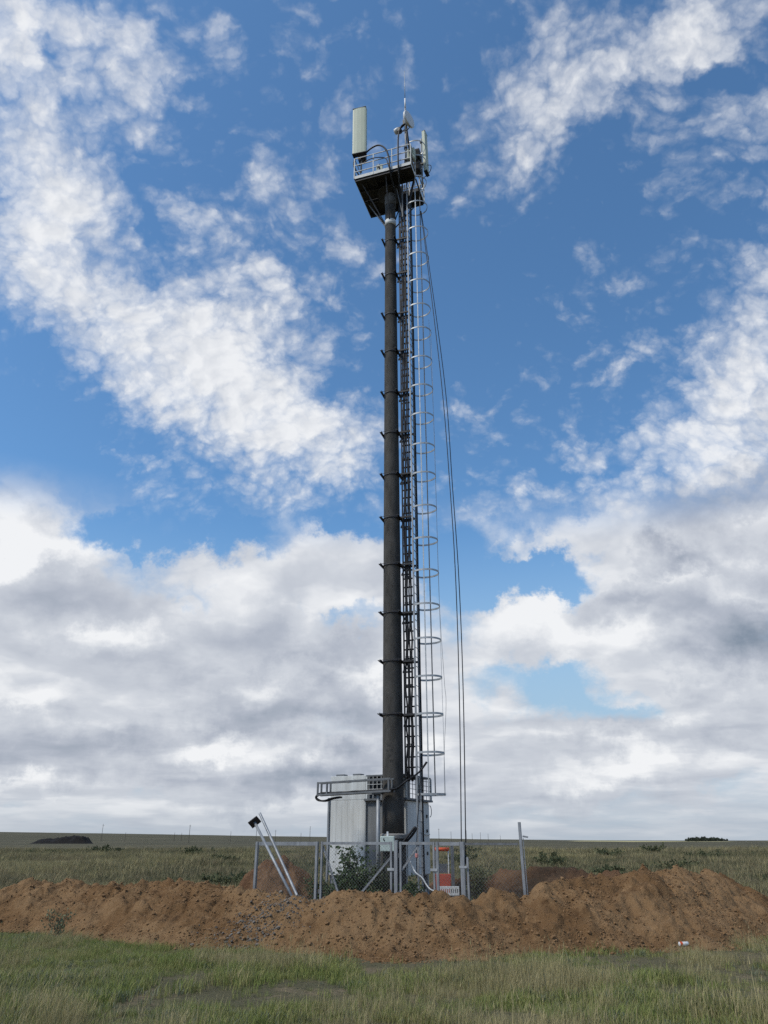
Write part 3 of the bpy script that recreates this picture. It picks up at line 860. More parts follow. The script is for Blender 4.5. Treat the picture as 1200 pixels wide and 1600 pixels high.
cable('black lead hanging below the broad panel antenna', [LW(-1.3, -.95, 28.65), LW(-1.36, -.9, 28.2), LW(-1.2, -.8, 27.8), LW(-1.0, -.7, 27.45)], .03)
for k in range(2):
    x = (.45, .85)[k]
    t = thing('equipment_box', ('pale equipment box bolted to the front right guard rail', 'dark equipment box on the back guard rail seen through the railing')[k], 'equipment box', LW(*((1.12, -.55, 28.05), (-.25, 1.0, 27.75))[k]), TR)
    q = MB(); q.span(-.16, .16, -.12, .12, 0, .6 - .2 * k); q.build('body', 'radome' if k == 0 else 'grey_steel', t, bevel=.015)
    q = MB(); q.span(-.14, .14, -.135, -.122, .05, .52 - .2 * k); q.build('lid', 'radome' if k == 0 else 'dark_steel', t)
    q = MB(); q.span(-.2, .2, .125, .16, .15, .3); q.build('mount_bar', 'dark_steel', t)

for lab, p in (('upper dark radio box clamped beside the ladder hatch on the platform rail', (1.24, .04, 28.75)), ('lower dark radio box clamped beside the ladder hatch on the platform rail', (1.24, .10, 28.0))):
    t = thing('radio_box', lab, 'radio box', LW(*p), TR)
    q = MB(); q.span(-.12, .12, -.15, .15, 0, .46); b_ = q.build('body', 'dark_steel', t, bevel=.02)
    for k in range(7): q = MB(); q.span(-.112 + k * .034, -.098 + k * .034, -.19, -.152, .04, .42); q.build('cooling_fin', 'dark_steel', b_)
    q = MB(); q.bar((0, .16, .1), (0, .34, .1), .05, .08); q.build('clamp', 'galv', t)
    q = MB(); q.tube(smooth_path([(.03, 0, -.001), (.05, -.04, -.18), (-.1, -.1, -.34), (-.3, -.08, -.42)], 5), .016, 6); q.build('pigtail', 'rubber', t, True)

# ropes that hang free from the platform to the fence
for lab, pts in (('inner of two long black ropes hanging free from platform to fence post', [at(657, 330, 23.2), at(667, 405, 23.0), at(690, 600, 22.3), at(703, 760, 21.7), at(712, 905, 21.2), at(718, 1100, 20.6), at(721, 1330, 20.2)]),
                 ('outer of two long black ropes hanging free from platform to fence post', [at(658, 330, 23.3), at(669, 405, 23.1), at(695, 600, 22.4), at(707, 760, 21.8), at(717, 905, 21.3), at(724, 1090, 20.7), at(728, 1345, 20.25)])):
    q = MB(); q.tube(smooth_path(pts, 8), .014, 6); o = q.build('hanging_rope', 'rubber', None, True); tag(o, lab, 'rope')
    q = MB(); e = pts[-1]; q.tube([e + Vector((0, 0, .12)), e + Vector((0, 0, .06)), e, e - Vector((0, 0, .08))], [.015, .035, .03, .014], 8); q.build('knot', 'rubber', o, True)
q = MB(); q.tube(smooth_path([at(670, 500, 23), at(677, 640, 22.9), at(681, 760, 22.9), at(686, 930, 22.9), at(694, 1060, 22.9), at(697, 1100, 22.9), at(694, 1180, 22.9), at(695, 1243, 22.9)], 6), .006, 5); tag(q.build('guide_wire', 'grey_steel', None, True), 'thin slack wire trailing down the outside of the ladder cage', 'wire')

# ------------------------------------------------------------------ equipment shelter behind the mast
SR = R(-25.8)
sh_ = thing('equipment_shelter', 'pale grey steel equipment shelter on short legs behind the mast', 'shelter', (.62, 23.98, 0), SR)
ZB, ZL, ZT = .68, 2.76, 3.52
q = MB(); q.span(-2.58, -1.32, 0, 1.9, ZB, ZT); q.build('tall_bay', 'panel', sh_, bevel=.01)
q = MB(); q.span(-1.318, 0, .10, 1.9, ZB, ZL); q.build('low_bay', 'panel', sh_, bevel=.01)
for k in range(6):
    q = MB(); x = -2.545 + k * .2; q.span(x, x + .196, -.006, -.002, ZB + .05, ZL + .02); q.build('wall_panel', 'panel', sh_)
for k in range(3):
    q = MB(); x = -2.55 + k * .405; q.span(x, x + .402, -.006, -.002, ZL + .05, ZT - .06); q.build('fascia_panel', 'panel', sh_)
for k in range(2):
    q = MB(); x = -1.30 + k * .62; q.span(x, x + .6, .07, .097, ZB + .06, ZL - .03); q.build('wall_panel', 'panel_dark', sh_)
q = MB(); q.span(-2.64, -2.585, -.05, .02, ZB - .2, ZL + .12); q.build('corner_post', 'galv', sh_)
dr = MB(); dr.span(.004, .03, .14, 1.84, ZB + .03, ZL - .06); door = dr.build('door', 'panel', sh_)
for z in (2.35, 1.92, 1.28): q = MB(); q.box((.045, 1.62, z), (.03, .07, .09)); q.build('lock', 'rubber', door)
q = MB(); q.bar((.05, 1.45, 1.82), (.05, 1.8, 1.82), .03, .03); q.build('handle', 'white_steel', door)
q = MB(); q.tube([(.03 + .02, 1.86 + .13 * math.sin(a), 2.5 + .17 * math.cos(a)) for a in np.linspace(0, math.pi, 9)], .012, 5); q.build('grab_ring', 'grey_steel', sh_)
q = MB(); q.span(-1.36, .10, -.04, 2.02, ZL + .012, ZL + .07); q.build('cage_floor', 'grey_steel', sh_)
q = MB(); q.span(-1.30, .06, .0, 1.98, ZT - .045, ZT); q.build('cage_roof', 'grey_steel', sh_)
for x, y in ((-1.28, .0), (-.66, .0), (.06, 0), (.06, 1.0), (.06, 1.96), (-1.28, 1.96)):
    q = MB(); q.bar((x, y, ZL + .07), (x, y, ZT - .045), .05, .05); q.build('cage_post', 'panel', sh_)
for k in range(9):
    q = MB(); x = -1.2 + k * .14; q.bar((x, -.01, ZL + .07), (x, -.01, ZT - .05), .012); q.build('cage_bar', 'white_steel', sh_)
for k in range(4):
    z = ZL + .2 + k * .14; q = MB(); q.bar((-1.26, -.02, z), (.05, -.02, z), .012); q.build('cage_bar', 'white_steel', sh_)
    q = MB(); q.bar((.075, .02, z), (.075, 1.94, z), .014); q.build('cage_bar', 'grey_steel', sh_)
for k in range(8):
    q = MB(); y = .24 + k * .22; q.bar((.07, y, ZL + .07), (.07, y, ZT - .05), .014); q.build('cage_bar', 'grey_steel', sh_)
for k, x in enumerate((-1.02, -.35)):
    q = MB(); q.span(x - .27, x + .27, .25, .62, ZL + .08, ZT - .14); ac = q.build('cooling_unit', 'panel_dark', sh_, bevel=.015)
    q = MB(); cxx, czz = x, (ZL + ZT) / 2 - .03
    vs = [(cxx + .22 * math.cos(2 * math.pi * j / 20), .246, czz + .22 * math.sin(2 * math.pi * j / 20)) for j in range(20)]
    q.add(vs, [tuple(range(20))]); q.build('fan_grille', 'rubber', ac)
for x, y in ((-2.5, .1), (-2.5, 1.8), (-1.3, .1), (-.08, .2), (-.08, 1.8)):
    q = MB(); q.bar((x, y, 0), (x, y, ZB), .1, .1); q.build('leg', 'galv', sh_)
for x in (-2.3, -1.7): q = MB(); q.span(x - .14, x + .14, .1, .35, ZT + .002, ZT + .06); q.build('roof_bracket', 'grey_steel', sh_)
q = MB(); q.span(-2.5, -.1, .05, .15, ZB - .12, ZB - .002); q.build('base_beam', 'galv', sh_)
q = MB(); q.add([(-2.0, -.016, 3.30), (-1.72, -.016, 3.40), (-1.66, -.016, 3.43), (-1.84, -.016, 3.33)], [(0, 1, 2, 3)]); q.build('scuff_mark', 'rubber', sh_)

# cable bridge from the mast along the shelter, with cables lying in it
br = thing('cable_bridge', 'raised steel cable bridge passing in front of the shelter to the mast', 'cable bridge', (0.2, 22.95, 0), R(-25.8))
for z, w in ((3.30, .05), (2.96, .06)):
    for y in (-.11, .11):
        q = MB(); q.bar((-2.42, y, z - .06), (.05, y, z), w, w * .9); q.build('rail', 'grey_steel', br)
for x in (-2.40, -2.08, -.02, .05 - 1.1):
    for y in (-.11, .11):
        if x == -1.05: continue
        q = MB(); q.bar((x, y, 2.92), (x, y, 3.27), .045, .045); q.build('upright', 'grey_steel', br)
for k in range(8): q = MB(); x = -2.3 + k * .31; q.bar((x, -.1, 2.93), (x, .1, 2.93), .04, .03); q.build('rung', 'grey_steel', br)
q = MB(); q.tube([(-.42, .02, 0), (-.42, .02, 2.9)], .055, 12); q.build('support_post', 'galv', br, True)
q = MB(); q.box((-.42, .02, 2.9), (.3, .24, .03)); q.build('post_head', 'grey_steel', br)
for i in range(4):
    r_ = random.Random(90 + i); y = -.07 + i * .045
    q = MB(); q.tube(smooth_path([(1.0, .35 + y * .3, 3.75), (.85, .1, 3.45), (.60, -.30, 3.18), (.3, -.16 + y * .4, 3.03), (.0, y, 3.0)] + [(x, y + r_.uniform(-.015, .015), 2.985 + x * .02 + r_.uniform(0, .02)) for x in np.linspace(-.3, -2.3, 8)] +
                             [(-2.48 - .02 * i, y, 2.86), (-2.42, y + .02, 2.76), (-2.2, y + .03, 2.74), (-2.0, y + .1, 2.80), (-1.85, y + .35, 2.85)], 5), .026, 7)
    o = q.build('bridge_cable', 'rubber', None, True); o.location = (.2, 22.95, 0); o.rotation_euler.z = R(-25.8)
    tag(o, 'thick black cable lying on the cable bridge and looping under its far end', 'cable', 'cables on the bridge')

# box, cable loop and conduit at the mast foot
bx = thing('meter_box', 'pale green metal box on the mast foot with a small black bolt mark', 'meter box', (.10, 22.98, 1.36), R(-4))
q = MB(); q.span(-.2, .2, -.10, .10, 0, .40); q.build('body', 'box', bx, bevel=.012)
q = MB(); q.span(-.185, .185, -.118, -.102, .02, .38); dl = q.build('lid', 'box', bx)
q = MB(); q.add([(-.11, -.121, .34), (-.085, -.121, .35), (-.085, -.121, .30), (-.065, -.121, .30), (-.075, -.121, .235), (-.095, -.121, .285), (-.115, -.121, .285)], [(0, 1, 2, 3, 4, 5, 6)]); q.build('bolt_mark', 'rubber', dl)
q = MB(); q.bar((.0, .0, .40), (0, 0, .52), .05, .05); q.build('cable_gland', 'white_plastic', bx)
q = MB(); q.span(-.22, .22, .102, .2, .05, .3); q.build('mount_plate', 'grey_steel', bx)
cable('stiff black cable bent into a loop beside the mast foot', [at(620, 1330, 22.7), at(630, 1316, 22.6), at(641, 1302, 22.55), at(648, 1293, 22.55), at(649, 1297, 22.55), at(643, 1306, 22.6), at(634, 1317, 22.65), at(628, 1330, 22.75)], .034)
q = MB(); q.tube(smooth_path([at(641, 1346, 22.4), at(645, 1355, 22.4), at(650, 1364, 22.3), at(660, 1372, 22.2), at(666, 1382, 22.1), at(673, 1390, 22.0), at(684, 1394, 21.9)], 5), .024, 8); tag(q.build('conduit', 'galv_bright', None, True), 'pale grey conduit curving down from the shelter to the ground', 'conduit')
stp = thing('ladder_step', 'small pale steel step at the foot of the caged ladder', 'step', (TX, TY, 0), TR)
q = MB(); q.span(.45, 1.05, -.55, -.25, .34, .40); q.build('tread', 'galv_bright', stp)
for x, y in ((.5, -.5), (1.0, -.5), (.5, -.3), (1.0, -.3)): q = MB(); q.bar((x, y, -.02), (x, y, .34), .035, .035); q.build('leg', 'galv', stp)

# hand cart with an orange grip, and a strip of white perforated tray in front of it
hc = thing('hand_cart', 'upright cart with orange grip bar and red tray behind the fence', 'hand cart', (1.55, 21.75, 0), R(4))
q = MB(); q.tube([(-.19, 0, 1.43), (.19, 0, 1.43)], .045, 10); q.build('grip', 'orange', hc, True)
for x in (-.17, .17): q = MB(); q.tube(smooth_path([(x, 0, 1.42), (x, .01, 1.0), (x * .9, .05, .45), (x * .9, .1, .12)], 4), .017, 8); q.build('handle_tube', 'white_steel' if x > 0 else 'grey_steel', hc, True)
q = MB(); q.span(-.17, .14, .03, .07, .86, 1.08); q.build('back_plate', 'grey_steel', hc)
q = MB(); vs = [(-.2, -.06, .84), (.22, -.06, .84), (.18, -.16, .32), (-.17, -.16, .32), (-.2, .02, .84), (.22, .02, .84), (.18, -.02, .32), (-.17, -.02, .32)]
q.add(vs, [(3, 2, 1, 0), (4, 5, 6, 7), (0, 1, 5, 4), (1, 2, 6, 5), (2, 3, 7, 6), (3, 0, 4, 7)]); q.build('tray', 'red', hc, bevel=.015)
for x in (-.22, .24):
    q = MB(); q.tube([(x - .025, .08, .13), (x + .025, .08, .13)], .13, 18); w_ = q.build('wheel', 'rubber', hc)
    q = MB(); q.tube([(x - .03, .08, .13), (x + .03, .08, .13)], .05, 12); q.build('hub', 'grey_steel', w_)
pt = thing('perforated_tray', 'short white perforated steel tray on edge in front of the red cart', 'cable tray', (1.66, 21.3, 0), R(-3))
q = MB()
for z0_, z1_ in ((.36, .42), (.51, .56)): q.span(-.27, .27, -.01, .01, z0_, z1_)
for k in range(11): q.span(-.27 + k * .051, -.24 + k * .051, -.01, .01, .42, .51)
q.build('web', 'white_steel', pt)
for z in (.35, .555): q = MB(); q.span(-.27, .27, .011, .07, z, z + .012); q.build('flange', 'white_steel', pt)
for x in (-.22, .22): q = MB(); q.span(x - .03, x + .03, .012, .06, -.02, .349); q.build('foot', 'grey_steel', pt)

# ------------------------------------------------------------------ fence along the compound
FX, FY, FR = -3.42, 21.9, R(-17.66)
FH = 1.62


def chain_link(x0, x1, z0, z1, pitch=.085, r=.0014):
    q = MB()
    for s in (1, -1):
        u = x0 - (z1 - z0)
        while u < x1 + (z1 - z0):
            a, b_ = (u, z0), (u + (z1 - z0), z1)
            if s < 0: a, b_ = (u, z1), (u + (z1 - z0), z0)
            t0, t1 = max(0, (x0 - a[0]) / (b_[0] - a[0])), min(1, (x1 - a[0]) / (b_[0] - a[0]))
            if t1 - t0 > .005:
                p0 = (a[0] + (b_[0] - a[0]) * t0, s * r, a[1] + (b_[1] - a[1]) * t0); p1 = (a[0] + (b_[0] - a[0]) * t1, s * r, a[1] + (b_[1] - a[1]) * t1)
                q.bar(p0, p1, 2 * r)
            u += pitch
    return q


def fence_post(parent, x, h=FH, w=.075, d=.06, name='post'):
    q = MB(); q.bar((x, 0, -.1), (x, 0, h), d, w); return q.build(name, 'galv', parent)


f1 = thing('chain_link_fence', 'galvanised chain-link fence panel between end post and gate, before the leaning pipes', 'fence', (FX, FY, 0), FR)
fence_post(f1, 0, w=.10); fence_post(f1, 1.74, w=.09)
q = MB(); q.bar((.03, 0, FH - .05), (1.70, 0, FH - .05), .045, .09); q.build('top_rail', 'galv', f1)
tag(chain_link(.05, 1.70, .05, FH - .1).build('wire_mesh', 'grey_steel', f1), kind='stuff')


def gate(label, x0, x1, braces):
    g = thing('gate_leaf', label, 'gate', (FX, FY, 0), FR)
    for x in (x0, x1):
        q = MB(); q.bar((x, 0, .12), (x, 0, FH), .045, .06); q.build('stile', 'galv', g)
    for z in (.16, FH - .04):
        q = MB(); q.bar((x0 + .03, 0, z), (x1 - .03, 0, z), .044, .065); q.build('cross_rail', 'galv', g)
    for a, b_ in braces:
        q = MB(); q.bar((a[0], .02, a[1]), (b_[0], .02, b_[1]), .03, .05); q.build('brace', 'galv', g)
    tag(chain_link(x0 + .03, x1 - .03, .2, FH - .08).build('wire_mesh', 'grey_steel', g), kind='stuff')
    for z in (.45, 1.3): q = MB(); q.tube([(x0 - .05, 0, z - .05), (x0 - .05, 0, z + .05)], .022, 8); q.build('hinge', 'grey_steel', g)
    q = MB(); q.bar((x1 - .09, -.04, .98), (x1 + .09, -.04, .98), .02, .06); q.build('latch', 'galv_bright', g)
    return g


gate('wide gate leaf with a V of braces, weeds growing behind it', 1.88, 3.78, [((1.9, 1.5), (2.45, .2)), ((2.75, .2), (3.76, 1.25))])
gate('narrow gate leaf with one brace standing before the ladder foot', 4.03, 4.90, [((4.05, .95), (4.52, 1.56))])
f2 = thing('gate_post', 'square steel post between the two gate leaves', 'post', (FX, FY, 0), FR); fence_post(f2, 3.905, FH + .02, .085, .08, 'shaft')
q = MB(); q.box((3.905, 0, FH + .03), (.10, .10, .016)); q.build('cap', 'galv', f2)
f3 = thing('chain_link_fence', 'galvanised fence panel in front of the red cart, with the ropes tied to it', 'fence', (FX, FY, 0), FR)
fence_post(f3, 4.99, w=.075); fence_post(f3, 5.63, w=.13, d=.10); fence_post(f3, 5.75, FH - .35, .05, .05, 'stay')
q = MB(); q.bar((5.03, 0, FH - .05), (5.56, 0, FH - .05), .045, .08); q.build('top_rail', 'galv', f3)
tag(chain_link(5.03, 5.56, .05, FH - .1).build('wire_mesh', 'grey_steel', f3), kind='stuff')
q = MB(); q.bar((5.55, -.06, 1.05), (5.74, -.06, 1.05), .02, .05); q.build('clip', 'galv_bright', f3)
bp_ = thing('back_post', 'dark grey steel post standing just behind the orange-handled cart', 'post', (1.86, 22.2, 0)); q = MB(); q.bar((0, 0, -.1), (0, 0, 1.6), .08, .08); q.build('shaft', 'grey_steel', bp_)
q = MB(); q.box((0, 0, 1.61), (.1, .1, .018)); q.build('cap', 'grey_steel', bp_)
f4 = thing('chain_link_fence', 'open chain-link fence panel running up to the tall end post', 'fence', (FX, FY, 0), FR)
q = MB(); q.bar((5.70, 0, FH - .05), (7.02, 0, FH - .05), .035, .05); q.build('top_rail', 'grey_steel', f4)
tag(chain_link(5.72, 7.02, .05, FH - .08).build('wire_mesh', 'grey_steel', f4), kind='stuff')
ep = thing('end_post', 'tall slightly leaning steel post ending the fence, with a bracket near its top', 'post', (3.33, 19.74, 0), FR)
q = MB(); q.bar((.03, 0, -.1), (-.0, 0, 2.06), .06, .11); q.build('shaft', 'galv', ep); q = MB(); q.bar((.06, 0, 1.74), (.19, 0, 1.72), .03, .04); q.build('bracket', 'galv', ep)
q = MB(); q.bar((.092, -.0, .05), (.068, -.0, 1.7), .014, .03); q.build('edge_strip', 'galv_bright', ep)

# two pipes leaning on the bank
for lab, p0, p1, plate in (('long bright steel pipe leaning on the bank, open-ended', at(459, 1388, 17.6), at(406, 1271, 18.9), False), ('bright steel pipe with a dark square base plate, leaning on the bank', at(451, 1391, 17.2), at(398, 1285, 18.4), True)):
    t = thing('steel_pipe', lab, 'pipe'); d_ = (p1 - p0).normalized(); p0 = p0 - d_ * .35
    q = MB(); q.tube([p0, p1], .030, 14, cap=plate); q.build('tube', 'galv', t, True)
    if plate:
        q = MB(); s_ = d_.cross(Vector((0, 1, 0))).normalized(); u_ = d_.cross(s_)
        vs = [p1 + d_ * k + s_ * (i * .12) + u_ * (j * .12) for k in (.001, .02) for i, j in ((-1, -1), (1, -1), (1, 1), (-1, 1))]
        q.add(vs, [(3, 2, 1, 0), (4, 5, 6, 7), (0, 1, 5, 4), (1, 2, 6, 5), (2, 3, 7, 6), (3, 0, 4, 7)]); q.build('base_plate', 'dark_steel', t)
    else:
        q = MB(); q.tube([p1, p1 + d_ * .004], .026, 14); q.build('bore', 'rubber', t)

# ------------------------------------------------------------------ bushes and weeds
def leafy(name, label, cat, base, h, rad, stems, leaves, leaf, mt, seed, group=None, taper=.6, upright=.5):
    """stems as tapering branching tubes, leaves as small bent blades gathered round them"""
    r_ = np.random.RandomState(seed)
    t = thing(name, label, cat, base, 0, group)
    q = MB(); pts_all = []
    for k in range(stems):
        a = r_.uniform(0, 2 * math.pi); rr_ = rad * math.sqrt(r_.uniform(0, 1)); hh = h * r_.uniform(.55, 1.0) * (1 - taper * rr_ / rad * .6)
        tip = np.array([rr_ * math.cos(a), rr_ * math.sin(a), hh]); mid = np.array([tip[0] * .35 * r_.uniform(.5, 1.3), tip[1] * .35, hh * .5])
        path = smooth_path([(r_.uniform(-.05, .05), r_.uniform(-.05, .05), -.03), mid, tip], 4)
        q.tube(path, [max(.003, .014 * h * (1 - i / (len(path) * 1.05))) for i in range(len(path))], 4); pts_all += [np.array(p) for p in path[2:]]
        for _ in range(3):
            i = r_.randint(2, len(path)); p = np.array(path[i]); e = p + np.array([r_.uniform(-1, 1), r_.uniform(-1, 1), r_.uniform(.2, 1)]) * h * .17
            q.tube([p, (p + e) / 2 + r_.uniform(-.02, .02, 3), e], [.005 * h + .002, .004, .002], 3); pts_all += [e, (p + e) / 2]
    q.build('stems', 'bark', t)
    P_ = np.array(pts_all); c = P_[r_.randint(0, len(P_), leaves)] + r_.normal(0, 1, (leaves, 3)) * np.array([.10, .10, .08]) * min(1.2, h) * .8
    c[:, 2] = np.maximum(c[:, 2], .02)
    d = r_.normal(0, 1, (leaves, 3)); d[:, 2] += upright; d /= np.linalg.norm(d, axis=1)[:, None]
    s = np.cross(d, r_.normal(0, 1, (leaves, 3))); s /= np.linalg.norm(s, axis=1)[:, None]
    L = leaf * r_.uniform(.6, 1.4, (leaves, 1)); Wd = L * .30
    nrm = np.cross(d, s)
    V = np.stack([c, c + d * L * .5 + s * Wd + nrm * L * .06, c + d * L, c + d * L * .5 - s * Wd + nrm * L * .06], 1).reshape(-1, 3)
    o = np_mesh('foliage', V, np.arange(leaves * 4).reshape(-1, 4), mt, t); tag(o, kind='stuff')
    return t


leafy('tall_weed', 'tall willowy weed growing behind the wide gate leaf before the pale shelter wall', 'weed', (-.92, 22.55, 0), 2.25, .36, 10, 1000, .10, 'leaf_dark', 1, taper=.9, upright=.6)
leafy('leafy_bush', 'dense dark green bush behind the wide gate leaf at the tall weed', 'bush', (-.55, 22.3, 0), 1.05, .55, 18, 2200, .075, 'leaf_dark', 2)
leafy('leafy_bush', 'dark low bush in shade under the shelter legs by the gate stile', 'bush', (-1.35, 22.7, 0), .8, .5, 14, 1500, .07, 'leaf_dark', 3)
leafy('leafy_bush', 'feathery grey-green bush directly in front of the cable bridge post', 'bush', (-.18, 22.25, 0), 1.2, .38, 12, 1300, .06, 'leaf_olive', 4, upright=1.0)
leafy('leafy_bush', 'dark bush at the mast foot behind the narrow gate leaf', 'bush', (.62, 22.35, 0), .85, .36, 12, 1200, .075, 'leaf_dark', 5)
leafy('leafy_bush', 'airy grey-green bush behind the open fence panel near the ropes', 'bush', (2.45, 21.6, 0), 1.25, .34, 12, 900, .055, 'leaf_olive', 6, upright=1.2)
leafy('leafy_bush', 'small green bush behind the fence panel left of the gate', 'bush', (-1.85, 22.6, 0), .95, .26, 8, 500, .07, 'leaf_dark', 7)
leafy('seedling', 'young yellowish plant at the foot of the bank on bare soil', 'plant', (-6.15, 16.0, 0), .55, .25, 7, 260, .045, 'grass_grey', 8)
leafy('seedling', 'low green plant clinging to the left end of the bank', 'plant', (-8.6, 17.9, .45), .35, .22, 7, 260, .05, 'leaf_olive', 9)

# dark bushes scattered over the steppe
BUSH = [('broad dark bush on the steppe beyond the leaning pipes', -2.9, 49, .75, 1.3), ('dark bush on the steppe right of the tall end post', 5.8, 60, .8, 1.5), ('rounded dark bush on the steppe beyond the highest part of the bank', 10.6, 52, .9, 1.3),
        ('low bush just behind the right shoulder of the bank', 10.4, 38, .6, 1.0), ('wide dark bush far out on the steppe to the right', 23, 82, 1.1, 2.6), ('pale dry bush beyond the right end of the bank', 15.5, 44, .8, 1.6),
        ('dark bush right behind the left stretch of the bank', -5.9, 31, .6, .9), ('small dark bush on the steppe above the left stretch of the bank', -11.5, 58, .7, 1.2), ('wide low bush far off on the left steppe', -20, 85, 1.0, 2.4),
        ('pair of low merged bushes on the far right steppe', 31, 78, .9, 2.2), ('lone bush far off beside the rope line', 9.5, 92, 1.0, 1.7), ('dark bush far off toward the tree belt', 36, 108, 1.3, 2.6), ('squat bush near the far dung heap line', -38, 110, 1.1, 2.6)]
for k, (lab, x, y, h, w) in enumerate(BUSH):
    leafy('steppe_bush', lab, 'bush', (x, y, float(ground_z(np.array([x]), np.array([y]))[0])), h, w, 16, 1100 if y < 70 else 700, .09 + y * .0012, 'leaf_olive', 100 + k)

# ------------------------------------------------------------------ grass: tufts set out one by one over the ground
hidden = bpy.data.collections.new('grass_kinds')


def tuft(name, mt, n, h, spread, w, lean, seed, heads=0):
    r_ = np.random.RandomState(seed); V, F = [], []
    for k in range(n):
        a = r_.uniform(0, 2 * math.pi); b0 = np.array([r_.normal(0, spread), r_.normal(0, spread), -.01])
        hh = h * r_.uniform(.45, 1.1); ln = lean * r_.uniform(.2, 1.2) * hh
        dirx = np.array([math.cos(a), math.sin(a), 0]); s = np.array([-math.sin(a), math.cos(a), 0]) * w * r_.uniform(.6, 1.3)
        m1 = b0 + dirx * ln * .25 + np.array([0, 0, hh * .55]); tp = b0 + dirx * ln + np.array([0, 0, hh * (1 - .25 * lean)])
        o = len(V); V += [b0 - s, b0 + s, m1 + s * .75, m1 - s * .75, tp]
        F += [(o, o + 1, o + 2), (o, o + 2, o + 3), (o + 3, o + 2, o + 4)]
        if k < heads:
            p = len(V); V += [tp - s * 1.1, tp + s * 1.1, tp + np.array([0, 0, .05]) + dirx * .02]; F += [(p, p + 1, p + 2)]
    o = np_mesh(name, np.array(V), np.array(F), mt)
    COL.objects.unlink(o); hidden.objects.link(o); return o


def scatter(name, label, xyz, kinds, scale, seed):
    """geometry nodes: one tuft at every point, turned and sized at random"""
    me = bpy.data.meshes.new(name); me.from_pydata([tuple(p) for p in xyz], [], [])
    r_ = np.random.RandomState(seed); n = len(xyz)
    for nm, ty, arr in (('turn', 'FLOAT_VECTOR', np.stack([r_.normal(0, .12, n), r_.normal(0, .12, n), r_.uniform(0, 6.283, n)], -1)), ('size', 'FLOAT', scale), ('kind', 'INT', kinds)):
        at_ = me.attributes.new(nm, ty, 'POINT')
        at_.data.foreach_set('vector' if ty == 'FLOAT_VECTOR' else 'value', np.ascontiguousarray(arr, dtype=np.int32 if ty == 'INT' else np.float32).ravel())
    o = bpy.data.objects.new(name, me); COL.objects.link(o)
    ng = bpy.data.node_groups.new(name, 'GeometryNodeTree')
    ng.interface.new_socket('Geometry', in_out='INPUT', socket_type='NodeSocketGeometry'); ng.interface.new_socket('Geometry', in_out='OUTPUT', socket_type='NodeSocketGeometry')
    gi_, go_ = ng.nodes.new('NodeGroupInput'), ng.nodes.new('NodeGroupOutput')
    iop = ng.nodes.new('GeometryNodeInstanceOnPoints'); ci = ng.nodes.new('GeometryNodeCollectionInfo')
    ci.inputs['Collection'].default_value = KINDS[name]; ci.inputs['Separate Children'].default_value = True; ci.inputs['Reset Children'].default_value = True
    iop.inputs['Pick Instance'].default_value = True

    def attr(nm, ty):
        a = ng.nodes.new('GeometryNodeInputNamedAttribute'); a.data_type = ty; a.inputs['Name'].default_value = nm; return a.outputs['Attribute']
    ng.links.new(gi_.outputs[0], iop.inputs['Points']); ng.links.new(ci.outputs[0], iop.inputs['Instance'])
    ng.links.new(attr('kind', 'INT'), iop.inputs['Instance Index'])
    e2r = ng.nodes.new('FunctionNodeEulerToRotation'); ng.links.new(attr('turn', 'FLOAT_VECTOR'), e2r.inputs[0]); ng.links.new(e2r.outputs[0], iop.inputs['Rotation'])
    ng.links.new(attr('size', 'FLOAT'), iop.inputs['Scale']); ng.links.new(iop.outputs[0], go_.inputs[0])
    md = o.modifiers.new('scatter', 'NODES'); md.node_group = ng
    return tag(o, label, name.replace('_', ' '), kind='stuff')


def kind_set(name, objs):
    c = bpy.data.collections.new(name + '_kinds')
    for o in objs: hidden.objects.unlink(o); c.objects.link(o)
    return c


KINDS = {}
KINDS['meadow_grass'] = kind_set('meadow_grass', [
    tuft('k0', 'grass_green', 22, .12, .05, .0030, .55, 1), tuft('k1', 'grass_green', 18, .19, .05, .0032, .6, 2), tuft('k2', 'grass_grey', 20, .13, .05, .004, .7, 3),
    tuft('k3', 'grass_straw', 13, .30, .05, .0020, .35, 4, 4), tuft('k4', 'grass_straw', 16, .21, .06, .0024, .6, 5)])
KINDS['steppe_grass'] = kind_set('steppe_grass', [
    tuft('s0', 'grass_mid', 34, .26, .13, .007, .5, 11), tuft('s1', 'grass_mid', 30, .34, .14, .006, .45, 12), tuft('s2', 'grass_straw', 26, .38, .14, .005, .4, 13), tuft('s3', 'leaf_olive', 30, .24, .16, .010, .8, 14)])

# foreground meadow
n = 76000
Yg = 7.0 + (21 - 7.4) * NR.uniform(0, 1, n) ** .85
Xg = NR.uniform(-1, 1, n) * (Yg * .6 + 1.6)
Bz = bank_z(Xg, Yg)
comp = np.hypot((Xg - .3) / 6.6, (Yg - 21) / 5.0)
green = fbm2(Xg * .28, Yg * .28, 3, 61); bare = fbm2(Xg * .8, Yg * .8, 3, 65)
straw = fbm2(Xg * .55 + 30, Yg * .55, 3, 63) + .07 * np.clip((11.5 - Yg) / 3, -1, 1) + .05 * (np.abs(Xg) < 2.5)
keep = (Bz < .03) & (comp > 1.0) & (np.hypot(Xg - 5.0, Yg - 14.2) > .28) & (NR.uniform(0, 1, n) < np.clip(.72 + 3.6 * bare, .04, 1)) & (NR.uniform(0, 1, n) < np.clip((-Bz + .05) * 5, .12, 1))
Xg, Yg, green, straw = Xg[keep], Yg[keep], green[keep], straw[keep]; n = len(Xg)
u = NR.uniform(0, 1, n); st = np.clip(.30 + 3.6 * straw, .04, .88)
kd = np.where(u < st, np.where(NR.uniform(0, 1, n) < .5, 3, 4), np.where(NR.uniform(0, 1, n) < np.clip(.22 - 1.5 * green, .05, .6), 2, np.where(NR.uniform(0, 1, n) < .55, 0, 1)))
